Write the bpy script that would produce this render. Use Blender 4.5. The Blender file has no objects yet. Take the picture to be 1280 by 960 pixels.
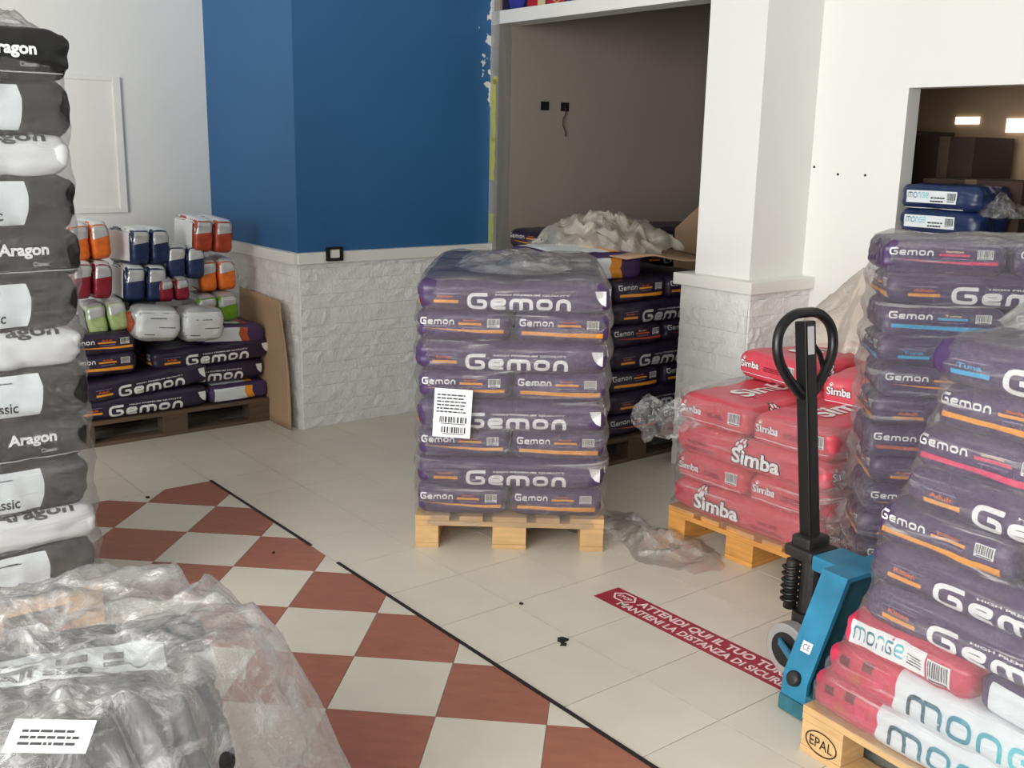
import bpy, bmesh, math, random
from mathutils import Vector, Matrix, noise
from mathutils.bvhtree import BVHTree

scene = bpy.context.scene
COL = scene.collection
PI = math.pi

# ------------------------------------------------------------------ camera
F_PX, PITCH, ROLL, CAM_H = 1300.0, 0.226, 0.020, 1.68
cam_d = bpy.data.cameras.new('camera'); cam = bpy.data.objects.new('camera', cam_d); COL.objects.link(cam)
cam_d.sensor_fit = 'HORIZONTAL'; cam_d.sensor_width = 36.0; cam_d.lens = 36.0 * F_PX / 1280.0
cam_d.clip_start = 0.05; cam_d.clip_end = 60
fw = Vector((0, math.cos(PITCH), -math.sin(PITCH))); up0 = Vector((0, math.sin(PITCH), math.cos(PITCH))); rt0 = Vector((1, 0, 0))
rt = rt0 * math.cos(ROLL) + up0 * math.sin(ROLL); up = up0 * math.cos(ROLL) - rt0 * math.sin(ROLL)
cam.matrix_world = Matrix(((rt.x, up.x, -fw.x, 0), (rt.y, up.y, -fw.y, 0), (rt.z, up.z, -fw.z, CAM_H), (0, 0, 0, 1)))
scene.camera = cam

# ------------------------------------------------------------------ world, lights, exposure
world = bpy.data.worlds.new('World'); scene.world = world; world.use_nodes = True
bgn = world.node_tree.nodes['Background']
bgn.inputs[0].default_value = (1.0, 0.99, 0.97, 1); bgn.inputs[1].default_value = 0.5
scene.view_settings.view_transform = 'Standard'; scene.view_settings.look = 'None'
scene.view_settings.gamma = 1.0; scene.view_settings.use_curve_mapping = False
scene.view_settings.exposure = 0.0

TH = math.radians(38.6)
U = Vector((math.cos(TH), math.sin(TH), 0)); V = Vector((math.sin(TH), -math.cos(TH), 0))

def area_light(name, loc, direction, sx, sy, energy, color):
    d = bpy.data.lights.new(name, 'AREA'); d.shape = 'RECTANGLE'; d.size = sx; d.size_y = sy; d.energy = energy; d.color = color
    o = bpy.data.objects.new(name, d); COL.objects.link(o); o.location = loc
    o.rotation_euler = Vector(direction).to_track_quat('-Z', 'Y').to_euler()
    return o
# daylight through the shop windows: the left flank and the shop front behind the photographer
area_light('daylight_side_window', (-3.3, -0.9, 1.9), (U.x, U.y, -0.08), 4.2, 2.6, 240, (1.0, 0.985, 0.955))
area_light('daylight_shop_front', (-2.3, -2.6, 2.0), (0.3, 1, -0.10), 4.6, 2.6, 230, (1.0, 0.985, 0.955))

# ------------------------------------------------------------------ materials
def srgb(r, g, b):
    f = lambda c: (c / 255 / 12.92) if c <= 10.3 else ((c / 255 + 0.055) / 1.055) ** 2.4
    return (f(r), f(g), f(b), 1)
MATS = {}
def mat(name, col, rough=0.5, var=0.06, vscale=6.0, bump=0.0, bscale=40.0, metal=0.0, rnd=0.0, spec=0.5, stretch=None, coat=0.0):
    if name in MATS: return MATS[name]
    m = bpy.data.materials.new(name); m.use_nodes = True; nt = m.node_tree; b = nt.nodes['Principled BSDF']
    c = srgb(*col); tc = nt.nodes.new('ShaderNodeTexCoord'); src = tc.outputs['Object']
    if stretch:
        mp = nt.nodes.new('ShaderNodeMapping'); mp.inputs['Scale'].default_value = stretch
        nt.links.new(src, mp.inputs[0]); src = mp.outputs[0]
    n = nt.nodes.new('ShaderNodeTexNoise'); n.inputs['Scale'].default_value = vscale; n.inputs['Detail'].default_value = 5
    nt.links.new(src, n.inputs['Vector'])
    r = nt.nodes.new('ShaderNodeValToRGB'); nt.links.new(n.outputs[0], r.inputs[0])
    r.color_ramp.elements[0].position = 0.3; r.color_ramp.elements[1].position = 0.7
    r.color_ramp.elements[0].color = tuple(max(0, x * (1 - var)) for x in c[:3]) + (1,)
    r.color_ramp.elements[1].color = tuple(min(1, x * (1 + var)) for x in c[:3]) + (1,)
    out = r.outputs[0]
    if rnd:
        oi = nt.nodes.new('ShaderNodeObjectInfo'); mr = nt.nodes.new('ShaderNodeMapRange')
        mr.inputs['To Min'].default_value = 1 - rnd; mr.inputs['To Max'].default_value = 1 + rnd
        nt.links.new(oi.outputs['Random'], mr.inputs[0])
        hs = nt.nodes.new('ShaderNodeHueSaturation'); nt.links.new(mr.outputs[0], hs.inputs['Value']); nt.links.new(out, hs.inputs['Color'])
        out = hs.outputs[0]
    nt.links.new(out, b.inputs['Base Color'])
    b.inputs['Roughness'].default_value = rough; b.inputs['Metallic'].default_value = metal
    b.inputs['Specular IOR Level'].default_value = spec
    if coat: b.inputs['Coat Weight'].default_value = coat; b.inputs['Coat Roughness'].default_value = 0.15
    if bump:
        n2 = nt.nodes.new('ShaderNodeTexNoise'); n2.inputs['Scale'].default_value = bscale; n2.inputs['Detail'].default_value = 4
        nt.links.new(src, n2.inputs['Vector'])
        bp = nt.nodes.new('ShaderNodeBump'); bp.inputs['Strength'].default_value = bump; bp.inputs['Distance'].default_value = 0.01
        nt.links.new(n2.outputs[0], bp.inputs['Height']); nt.links.new(bp.outputs[0], b.inputs['Normal'])
    MATS[name] = m
    return m

def film_mat(name, haze=0.03, streak=0.4, tint=(0.985, 0.985, 0.99), scale=(2, 2, 24), rough=0.12, bump=0.5, body=(.86, .87, .88), gloss=0.05, edge=0.35, lo=0.52, hi=0.74, dist=.02):
    """thin clear polythene: mostly see-through, with milky creases and a glossy skin"""
    m = bpy.data.materials.new(name); m.use_nodes = True; nt = m.node_tree; nt.nodes.clear(); L = nt.links.new
    out = nt.nodes.new('ShaderNodeOutputMaterial'); tc = nt.nodes.new('ShaderNodeTexCoord')
    mp = nt.nodes.new('ShaderNodeMapping'); mp.inputs['Scale'].default_value = scale; L(tc.outputs['Object'], mp.inputs[0])
    n = nt.nodes.new('ShaderNodeTexNoise'); n.inputs['Scale'].default_value = 2.2; n.inputs['Detail'].default_value = 8; n.inputs['Roughness'].default_value = 0.68; n.inputs['Distortion'].default_value = 0.8
    L(mp.outputs[0], n.inputs['Vector'])
    ramp = nt.nodes.new('ShaderNodeMapRange'); ramp.interpolation_type = 'SMOOTHSTEP'
    for k, v in (('From Min', lo), ('From Max', hi), ('To Min', haze), ('To Max', haze + streak)): ramp.inputs[k].default_value = v
    L(n.outputs[0], ramp.inputs['Value'])
    bp = nt.nodes.new('ShaderNodeBump'); bp.inputs['Strength'].default_value = bump; bp.inputs['Distance'].default_value = dist; L(n.outputs[0], bp.inputs['Height'])
    tr = nt.nodes.new('ShaderNodeBsdfTransparent'); tr.inputs[0].default_value = tint + (1,)
    df = nt.nodes.new('ShaderNodeBsdfDiffuse'); df.inputs[0].default_value = body + (1,)
    tl = nt.nodes.new('ShaderNodeBsdfTranslucent'); tl.inputs[0].default_value = body + (1,)
    mx0 = nt.nodes.new('ShaderNodeMixShader'); mx0.inputs[0].default_value = 0.4; L(df.outputs[0], mx0.inputs[1]); L(tl.outputs[0], mx0.inputs[2])
    mx = nt.nodes.new('ShaderNodeMixShader'); L(ramp.outputs[0], mx.inputs[0]); L(tr.outputs[0], mx.inputs[1]); L(mx0.outputs[0], mx.inputs[2])
    gl = nt.nodes.new('ShaderNodeBsdfGlossy'); gl.inputs['Roughness'].default_value = rough; L(bp.outputs[0], gl.inputs['Normal'])
    fr = nt.nodes.new('ShaderNodeFresnel'); fr.inputs[0].default_value = 1.45
    mr = nt.nodes.new('ShaderNodeMapRange'); mr.inputs['From Min'].default_value = 0.03; mr.inputs['From Max'].default_value = 0.6; mr.inputs['To Min'].default_value = gloss; mr.inputs['To Max'].default_value = edge
    L(fr.outputs[0], mr.inputs['Value'])
    mx2 = nt.nodes.new('ShaderNodeMixShader'); L(mr.outputs[0], mx2.inputs[0]); L(mx.outputs[0], mx2.inputs[1]); L(gl.outputs[0], mx2.inputs[2])
    L(mx2.outputs[0], out.inputs[0])
    MATS[name] = m
    return m

def emit_mat(name, col, strength):
    m = bpy.data.materials.new(name); m.use_nodes = True; b = m.node_tree.nodes['Principled BSDF']
    b.inputs['Base Color'].default_value = srgb(*col); b.inputs['Emission Color'].default_value = srgb(*col); b.inputs['Emission Strength'].default_value = strength
    MATS[name] = m; return m

mat('white_paint', (232, 233, 230), 0.6, 0.02, 1.5, 0.05, 60)
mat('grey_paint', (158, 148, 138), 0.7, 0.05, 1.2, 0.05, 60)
mat('white_gloss', (235, 235, 230), 0.4, 0.02)
mat('stone', (236, 237, 235), 0.65, 0.05, 12, 0.6, 55)
mat('tile_white', (214, 209, 196), 0.32, 0.04, 5, 0.02, 30, rnd=0.025)
mat('tile_red', (158, 100, 82), 0.36, 0.13, 9, 0.03, 40, rnd=0.06, stretch=(1, 3, 1))
mat('grout', (150, 145, 136), 0.8, 0.08, 20)
mat('black_strip', (22, 20, 20), 0.6)
mat('lime', (186, 190, 92), 0.7, 0.1, 20)
mat('ceiling', (236, 236, 232), 0.8, 0.01)
mat('cardboard', (182, 152, 122), 0.8, 0.06, 3, 0.1, 50)
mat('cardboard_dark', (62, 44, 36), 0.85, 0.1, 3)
mat('wood', (206, 168, 118), 0.7, 0.14, 7, 0.2, 60, rnd=0.06, stretch=(1, 1, 6))
mat('wood_orange', (206, 146, 74), 0.65, 0.16, 7, 0.2, 60, rnd=0.06, stretch=(1, 1, 6))
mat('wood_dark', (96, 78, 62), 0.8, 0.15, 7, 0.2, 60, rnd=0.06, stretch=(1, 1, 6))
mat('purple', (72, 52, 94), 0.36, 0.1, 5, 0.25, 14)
mat('purple_shaded', (46, 36, 58), 0.36, 0.1, 5, 0.25, 14)  # same sack purple, with the shade of the rear stacks put into its colour
mat('simba_red', (212, 80, 95), 0.34, 0.07, 5, 0.25, 12)
mat('charcoal', (26, 27, 28), 0.26, 0.2, 6, 0.3, 14)
mat('sack_white', (226, 230, 232), 0.38, 0.03, 6, 0.25, 14)
mat('sack_pink', (206, 52, 86), 0.32, 0.12, 8, 0.25, 14)
mat('sack_navy', (24, 44, 84), 0.35, 0.1, 6, 0.2, 14)
mat('p_white', (240, 240, 240), 0.4, 0.01); mat('p_grey', (205, 205, 208), 0.4, 0.02)
mat('p_orange', (238, 158, 52), 0.4, 0.05); mat('p_orange_red', (232, 112, 52), 0.4, 0.03); mat('p_blue', (60, 170, 220), 0.4, 0.04); mat('p_pink', (226, 62, 110), 0.4, 0.04)
mat('p_rust', (188, 84, 56), 0.4, 0.05); mat('p_cream', (246, 214, 164), 0.4, 0.02); mat('p_black', (24, 22, 24), 0.45, 0.02); mat('p_darkred', (110, 20, 34), 0.45)
mat('p_panel', (222, 230, 234), 0.36, 0.02, 6, 0.1, 14); mat('p_darkgrey', (66, 66, 68), 0.4)
mat('p_lavender', (150, 135, 175), 0.4)
mat('silver', (188, 190, 190), 0.28, 0.12, 10, 0.3, 18, metal=0.35)
mat('jack_blue', (42, 124, 160), 0.42, 0.22, 9, 0.1, 40); mat('jack_blue_worn_shaded', (40, 96, 110), 0.6, 0.25, 14, 0.1, 40)  # second blue is worn, and darkened to carry the inner plate's shade
mat('jack_black', (20, 20, 21), 0.34, 0.1); mat('jack_iron', (34, 32, 31), 0.5, 0.25, 18, 0.3, 40); mat('steel', (150, 150, 148), 0.35, 0.1, metal=0.8)
mat('wheel_grey', (150, 148, 146), 0.5, 0.12); mat('rubber', (30, 29, 28), 0.7)
mat('sticker_red', (158, 40, 58), 0.4, 0.12, 10); mat('sticker_print', (236, 214, 214), 0.45, 0.03)
mat('paper', (240, 240, 244), 0.5, 0.01)
mat('dark', (14, 13, 13), 0.7); mat('wire', (70, 56, 50), 0.6)
mat('pos_navy', (24, 24, 52), 0.4); mat('pos_blue', (52, 56, 140), 0.4, .15, 15); mat('pos_red', (176, 34, 50), 0.4, .12, 15); mat('pos_yellow', (216, 180, 80), 0.4); mat('pos_cream', (205, 196, 150), 0.4)
for nm, c in (('pouch_navy', (34, 50, 88)), ('pouch_orange', (226, 112, 40)), ('pouch_rust', (170, 66, 44)), ('pouch_maroon', (140, 34, 52)), ('pouch_green', (110, 156, 40)), ('pouch_pale', (170, 190, 130))):
    mat(nm, c, 0.3, 0.2, 30, 0.25, 22)
film_mat('film', 0.05, 0.6, scale=(0.8, 0.8, 15), bump=1.0, gloss=0.22, edge=.45, rough=.09, lo=.54, hi=.70, dist=.05)
film_mat('film_dark_wrap', 0.02, 0.3, scale=(1.5, 1.5, 14), bump=1.0, gloss=0.14, edge=.4, rough=.12, lo=.54, hi=.76, dist=.05)
film_mat('film_loose', 0.06, 0.6, scale=(6, 6, 6), bump=0.7, rough=0.1, gloss=0.10, edge=.5, lo=.46, hi=.74)
film_mat('film_milky', 0.16, 0.5, scale=(5, 5, 5), bump=0.6, rough=0.14, gloss=0.14, edge=.5, lo=.44, hi=.72)
film_mat('film_beige', 0.55, 0.4, tint=(0.97, 0.95, 0.88), scale=(6, 6, 6), bump=0.4, rough=0.25, body=(.88, .85, .76), gloss=0.08, edge=.3)
film_mat('film_thin', 0.02, 0.45, scale=(6, 6, 9), bump=0.8, rough=0.1, gloss=0.12, edge=.4)
film_mat('film_low', 0.20, 0.5, scale=(6, 6, 6), bump=0.8, rough=0.12, gloss=0.09, edge=.45, lo=.47, hi=.72)
emit_mat('day_window', (255, 250, 235), 1.6)

def blue_wall_mat():
    """blue wall paint with flakes of bare white plaster along the end of the wall (local x is along the wall)"""
    m = mat('blue_paint', (42, 98, 148), 0.6, 0.05, 1.5, 0.05, 60); nt = m.node_tree; b = nt.nodes['Principled BSDF']
    base = b.inputs['Base Color'].links[0].from_socket
    tc = nt.nodes.new('ShaderNodeTexCoord'); sx = nt.nodes.new('ShaderNodeSeparateXYZ'); nt.links.new(tc.outputs['Object'], sx.inputs[0])
    n = nt.nodes.new('ShaderNodeTexNoise'); n.inputs['Scale'].default_value = 14; n.inputs['Detail'].default_value = 6; nt.links.new(tc.outputs['Object'], n.inputs['Vector'])
    mr = nt.nodes.new('ShaderNodeMapRange'); mr.inputs['From Min'].default_value = 1.18; mr.inputs['From Max'].default_value = 1.39
    mr.inputs['To Min'].default_value = -0.30; mr.inputs['To Max'].default_value = 0.10; nt.links.new(sx.outputs['X'], mr.inputs[0])
    ad = nt.nodes.new('ShaderNodeMath'); ad.operation = 'ADD'; nt.links.new(mr.outputs[0], ad.inputs[0]); nt.links.new(n.outputs[0], ad.inputs[1])
    gt = nt.nodes.new('ShaderNodeMath'); gt.operation = 'GREATER_THAN'; gt.inputs[1].default_value = 0.575; nt.links.new(ad.outputs[0], gt.inputs[0])
    mz = nt.nodes.new('ShaderNodeMath'); mz.operation = 'GREATER_THAN'; mz.inputs[1].default_value = 1.9; nt.links.new(sx.outputs['Z'], mz.inputs[0])
    ml = nt.nodes.new('ShaderNodeMath'); ml.operation = 'MULTIPLY'; nt.links.new(gt.outputs[0], ml.inputs[0]); nt.links.new(mz.outputs[0], ml.inputs[1])
    mx = nt.nodes.new('ShaderNodeMixRGB'); mx.inputs[2].default_value = srgb(222, 224, 222); nt.links.new(ml.outputs[0], mx.inputs[0]); nt.links.new(base, mx.inputs[1])
    nt.links.new(mx.outputs[0], b.inputs['Base Color'])
blue_wall_mat()
mat('blue_plain', (42, 98, 148), 0.6, 0.05, 1.5, 0.05, 60)
def teal_print():
    m = mat('p_teal', (40, 130, 150), 0.3, 0.02); nt = m.node_tree; b = nt.nodes['Principled BSDF']
    tc = nt.nodes.new('ShaderNodeTexCoord'); sx = nt.nodes.new('ShaderNodeSeparateXYZ'); nt.links.new(tc.outputs['Generated'], sx.inputs[0])
    n = nt.nodes.new('ShaderNodeTexNoise'); n.inputs['Scale'].default_value = 5; nt.links.new(tc.outputs['Generated'], n.inputs['Vector'])
    ad = nt.nodes.new('ShaderNodeMath'); ad.operation = 'MULTIPLY_ADD'; ad.inputs[1].default_value = 0.6; nt.links.new(n.outputs[0], ad.inputs[0]); nt.links.new(sx.outputs['X'], ad.inputs[2])
    r = nt.nodes.new('ShaderNodeValToRGB'); nt.links.new(ad.outputs[0], r.inputs[0])
    r.color_ramp.elements[0].position = 0.3; r.color_ramp.elements[0].color = srgb(40, 62, 76); r.color_ramp.elements[1].position = 1.1; r.color_ramp.elements[1].color = srgb(90, 200, 210)
    e = r.color_ramp.elements.new(0.65); e.color = srgb(40, 140, 165)
    nt.links.new(r.outputs[0], b.inputs['Base Color'])
teal_print()

# ------------------------------------------------------------------ mesh helpers
def mesh_from(name, verts, faces, m=None, smooth=False):
    me = bpy.data.meshes.new(name); me.from_pydata([tuple(v) for v in verts], [], faces); me.validate(); me.update()
    if m: me.materials.append(MATS[m] if isinstance(m, str) else m)
    if smooth: me.polygons.foreach_set('use_smooth', [True] * len(me.polygons))
    return me
def link(name, data, parent=None, loc=None, rot=None, scale=None):
    o = bpy.data.objects.new(name, data); COL.objects.link(o)
    if parent: o.parent = parent
    if loc is not None: o.location = loc
    if rot is not None: o.rotation_euler = rot
    if scale is not None: o.scale = scale
    return o
def tag(o, label=None, cat=None, group=None, kind=None):
    if label: o['label'] = label
    if cat: o['category'] = cat
    if group: o['group'] = group
    if kind: o['kind'] = kind
    return o
class MB:
    def __init__(s): s.v = []; s.f = []
    def add(s, v, f):
        k = len(s.v); s.v += [Vector(p) for p in v]; s.f += [tuple(i + k for i in q) for q in f]; return s
    def box(s, x0, x1, y0, y1, z0, z1):
        return s.add([(x0, y0, z0), (x1, y0, z0), (x1, y1, z0), (x0, y1, z0), (x0, y0, z1), (x1, y0, z1), (x1, y1, z1), (x0, y1, z1)],
                     [(0, 3, 2, 1), (4, 5, 6, 7), (0, 1, 5, 4), (1, 2, 6, 5), (2, 3, 7, 6), (3, 0, 4, 7)])
    def prism(s, poly, z0, z1):
        n = len(poly)
        return s.add([(p[0], p[1], z0) for p in poly] + [(p[0], p[1], z1) for p in poly],
                     [tuple(range(n))[::-1], tuple(range(n, 2 * n))] + [(i, (i + 1) % n, n + (i + 1) % n, n + i) for i in range(n)])
    def tube(s, pts, rad, n=10, closed=False, cap=True):
        pts = [Vector(p) for p in pts]; N = len(pts); rads = rad if isinstance(rad, (list, tuple)) else [rad] * N
        rings = []; prev = None
        for i in range(N):
            a = pts[i - 1] if (i > 0 or closed) else pts[i]; b = pts[(i + 1) % N] if (i < N - 1 or closed) else pts[i]
            t = (b - a).normalized()
            if prev is None:
                ref = Vector((0, 0, 1)) if abs(t.z) < 0.9 else Vector((1, 0, 0)); nx = t.cross(ref).normalized()
            else: nx = (prev - t * prev.dot(t)).normalized()
            prev = nx; ny = t.cross(nx)
            rings.append([pts[i] + (nx * math.cos(2 * PI * k / n) + ny * math.sin(2 * PI * k / n)) * rads[i] for k in range(n)])
        k0 = len(s.v)
        for r in rings: s.v += r
        M = N if closed else N - 1
        for i in range(M):
            for k in range(n):
                a = k0 + i * n + k; b = k0 + i * n + (k + 1) % n; c = k0 + ((i + 1) % N) * n + (k + 1) % n; d = k0 + ((i + 1) % N) * n + k
                s.f.append((a, b, c, d))
        if cap and not closed:
            s.f.append(tuple(k0 + k for k in range(n))[::-1]); s.f.append(tuple(k0 + (N - 1) * n + k for k in range(n)))
        return s
    def mesh(s, name, m, smooth=False, bevel=0.0):
        me = mesh_from(name, s.v, s.f, m, smooth)
        if bevel:
            bm = bmesh.new(); bm.from_mesh(me); bmesh.ops.recalc_face_normals(bm, faces=bm.faces)
            es = [e for e in bm.edges if len(e.link_faces) == 2 and e.calc_face_angle(0) > 0.6]
            bmesh.ops.bevel(bm, geom=es, offset=bevel, segments=2, affect='EDGES', profile=0.6, clamp_overlap=True)
            bm.to_mesh(me); bm.free()
        else:
            bm = bmesh.new(); bm.from_mesh(me); bmesh.ops.recalc_face_normals(bm, faces=bm.faces); bm.to_mesh(me); bm.free()
        return me
    def build(s, name, m, parent=None, smooth=False, bevel=0.0, loc=None, rot=None):
        return link(name, s.mesh(name, m, smooth, bevel), parent, loc, rot)
def empty(name, loc=(0, 0, 0), yaw=0.0):
    return link(name, None, None, loc, (0, 0, yaw))
ORD = ['bottom', 'second', 'third', 'fourth', 'fifth', 'sixth', 'seventh', 'eighth', 'ninth', 'tenth', 'eleventh', 'twelfth', 'thirteenth']

# ------------------------------------------------------------------ flat print: text, strokes, polygons
_txt = {}
def text2d(s, bold=0.0, shear=0.0):
    key = (s, bold, shear)
    if key in _txt: return _txt[key]
    cu = bpy.data.curves.new('t', 'FONT'); cu.body = s; cu.resolution_u = 3; cu.offset = bold; cu.shear = shear; cu.fill_mode = 'FRONT'
    o = bpy.data.objects.new('t', cu); COL.objects.link(o)
    dg = bpy.context.evaluated_depsgraph_get(); me = o.evaluated_get(dg).to_mesh()
    v = [(p.co.x, p.co.y) for p in me.vertices]; f = [tuple(q.vertices) for q in me.polygons]
    o.evaluated_get(dg).to_mesh_clear(); bpy.data.objects.remove(o); bpy.data.curves.remove(cu)
    x0 = min(p[0] for p in v); x1 = max(p[0] for p in v); y0 = min(p[1] for p in v); y1 = max(p[1] for p in v)
    v = [((p[0] - x0) / (x1 - x0), (p[1] - y0) / (y1 - y0)) for p in v]
    _txt[key] = (v, f, (x1 - x0) / (y1 - y0)); return _txt[key]
def T(s, x0, y0, w, h=None, bold=0.0, shear=0.0):
    v, f, asp = text2d(s, bold, shear)
    if h is None: h = w / asp
    return ([(x0 + p[0] * w, y0 + p[1] * h) for p in v], f)
def rect(x0, y0, x1, y1): return ([(x0, y0), (x1, y0), (x1, y1), (x0, y1)], [(0, 1, 2, 3)])
def poly(pts): return (list(pts), [tuple(range(len(pts)))])
def merge(*ds):
    v = []; f = []
    for d in ds:
        k = len(v); v += d[0]; f += [tuple(i + k for i in q) for q in d[1]]
    return v, f
def disc(x, y, rx, ry=None, n=14):
    ry = ry or rx; return poly([(x + rx * math.cos(2 * PI * k / n), y + ry * math.sin(2 * PI * k / n)) for k in range(n)])
def ring(x, y, rx, ry, w, n=20):
    o = [(x + rx * math.cos(2 * PI * k / n), y + ry * math.sin(2 * PI * k / n)) for k in range(n)]
    i = [(x + (rx - w) * math.cos(2 * PI * k / n), y + (ry - w) * math.sin(2 * PI * k / n)) for k in range(n)]
    return (o + i, [(k, (k + 1) % n, n + (k + 1) % n, n + k) for k in range(n)])
def roundpath(pts, r, closed=False, seg=4):
    out = []; N = len(pts)
    for i, p in enumerate(pts):
        if not closed and (i == 0 or i == N - 1): out.append(p); continue
        a = Vector(pts[i - 1]); b = Vector(p); c = Vector(pts[(i + 1) % N])
        d1 = (a - b); d2 = (c - b); k = min(r, d1.length * 0.49, d2.length * 0.49)
        p1 = b + d1.normalized() * k; p2 = b + d2.normalized() * k
        for j in range(seg + 1):
            t = j / seg; q = p1 * (1 - t) ** 2 + b * 2 * t * (1 - t) + p2 * t * t; out.append((q.x, q.y))
    return out
def stroke(pts, w, closed=False):
    N = len(pts); P = [Vector(p) for p in pts]; v = []
    for i in range(N):
        a = P[i - 1] if (i > 0 or closed) else None; c = P[(i + 1) % N] if (i < N - 1 or closed) else None
        d1 = (P[i] - a).normalized() if a is not None else (c - P[i]).normalized()
        d2 = (c - P[i]).normalized() if c is not None else d1
        n1 = Vector((-d1.y, d1.x)); n2 = Vector((-d2.y, d2.x)); n = (n1 + n2)
        n = n.normalized() if n.length > 1e-6 else n1
        k = w / 2 / max(0.5, n.dot(n1)); v += [tuple(P[i] + n * k), tuple(P[i] - n * k)]
    M = N if closed else N - 1
    return (v, [(2 * i, 2 * i + 1, (2 * i + 3) % (2 * N), (2 * i + 2) % (2 * N)) for i in range(M)])
def logo(word, W_, h, sw):
    """wide rounded block lettering; returns strokes in a box W_ wide, x-height h"""
    out = []; x = 0.0; gap = 0.26
    def put(pts, closed=False, r=0.42): out.append(stroke([(x + p[0], p[1]) for p in roundpath(pts, r, closed)], sw, closed))
    k = sw / 2
    for ch in word:
        if ch == 'G': put([(1.62, 1.42 - k), (k, 1.42 - k), (k, k), (1.6 - k, k), (1.6 - k, 0.72), (0.8, 0.72)], r=0.5); x += 1.6 + gap
        elif ch == 'g': put([(1.2, 1 - k), (k, 1 - k), (k, k), (1.15 - k, k), (1.15 - k, 0.52), (0.6, 0.52)]); x += 1.15 + gap
        elif ch == 'e': put([(k, 0.5), (1.25 - k, 0.5), (1.25 - k, 1 - k), (k, 1 - k), (k, k), (1.22, k)], r=0.36); x += 1.25 + gap
        elif ch == 'o': put([(k, 1 - k), (1.3 - k, 1 - k), (1.3 - k, k), (k, k)], True); x += 1.3 + gap
        elif ch == 'n': put([(k, 0), (k, 1 - k), (1.2 - k, 1 - k), (1.2 - k, 0)]); x += 1.2 + gap
        elif ch == 'm':
            put([(k, 0), (k, 1 - k), (0.95, 1 - k), (0.95, 0)], r=0.34); put([(0.9, 1 - k), (1.9 - k, 1 - k), (1.9 - k, 0)], r=0.34); x += 1.9 + gap
    v, f = merge(*out); tot = x - gap
    return ([(p[0] / tot * W_, p[1] * h) for p in v], f)
def shift(d, dx, dy): return ([(p[0] + dx, p[1] + dy) for p in d[0]], d[1])
def barcode(x0, y0, w, h, seed=1):
    rg = random.Random(seed); out = []; x = x0 + w * .05
    while x < x0 + w * .93:
        b = w * rg.uniform(.02, .06); out.append(rect(x, y0 + h * .22, x + b, y0 + h * .94)); x += b + w * rg.uniform(.02, .06)
    out.append(rect(x0 + w * .1, y0 + h * .05, x0 + w * .9, y0 + h * .13))
    return merge(*out)
def fine_print(x0, y0, w, h, rows, seed=1):
    rg = random.Random(seed); out = []; dy = h / rows
    for r in range(rows):
        x = x0; 
        while x < x0 + w * .9:
            b = min(rg.uniform(.05, .2) * w, x0 + w - x); out.append(rect(x, y0 + r * dy, x + b, y0 + r * dy + dy * .45)); x += b + w * .025
    return merge(*out)

def cut2d(d, step):
    bm = bmesh.new(); vs = [bm.verts.new((p[0], p[1], 0)) for p in d[0]]
    for f in d[1]:
        try: bm.faces.new([vs[i] for i in f])
        except ValueError: pass
    bmesh.ops.triangulate(bm, faces=[f for f in bm.faces if len(f.verts) > 4])
    xs = [p[0] for p in d[0]]; ys = [p[1] for p in d[0]]
    for ax, lo, hi in ((0, min(xs), max(xs)), (1, min(ys), max(ys))):
        k = math.floor(lo / step) + 1
        while k * step < hi:
            co = [0, 0, 0]; no = [0, 0, 0]; co[ax] = k * step; no[ax] = 1
            bmesh.ops.bisect_plane(bm, geom=bm.verts[:] + bm.edges[:] + bm.faces[:], plane_co=co, plane_no=no)
            k += 1
    bm.verts.index_update(); v = [(q.co.x, q.co.y) for q in bm.verts]; f = [tuple(q.index for q in p.verts) for p in bm.faces]; bm.free()
    return v, f
AXES = {'-y': (Vector((1, 0, 0)), Vector((0, 0, 1)), Vector((0, -1, 0))), '+y': (Vector((-1, 0, 0)), Vector((0, 0, 1)), Vector((0, 1, 0))),
        '-x': (Vector((0, -1, 0)), Vector((0, 0, 1)), Vector((-1, 0, 0))), '+x': (Vector((0, 1, 0)), Vector((0, 0, 1)), Vector((1, 0, 0))),
        '+z': (Vector((1, 0, 0)), Vector((0, 1, 0)), Vector((0, 0, 1)))}
def decal(name, bvh, face, d, m, lift=0.0015, step=0.0135, zc=0.0):
    """print d (2D, metres; x to the viewer's right, y up, centred on the face) laid onto a body"""
    a, b, n = AXES[face]; v2, f = cut2d(d, step); pts = []; last = None
    for x, y in v2:
        o = a * x + b * (y + zc) + n * 2.0
        h = bvh.ray_cast(o, -n)
        if h[0] is None: pts.append(None)
        else: pts.append(h[0] + n * (lift + 0.0016))
    idx = {}; vs = []
    for i, p in enumerate(pts):
        if p is not None: idx[i] = len(vs); vs.append(p)
    fs = []
    for q in f:
        if all(i in idx for i in q):
            q = tuple(idx[i] for i in q); nn = (vs[q[1]] - vs[q[0]]).cross(vs[q[2]] - vs[q[0]])
            fs.append(q if nn.dot(n) >= 0 else q[::-1])
    return mesh_from(name, vs, fs, m, True)

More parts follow.
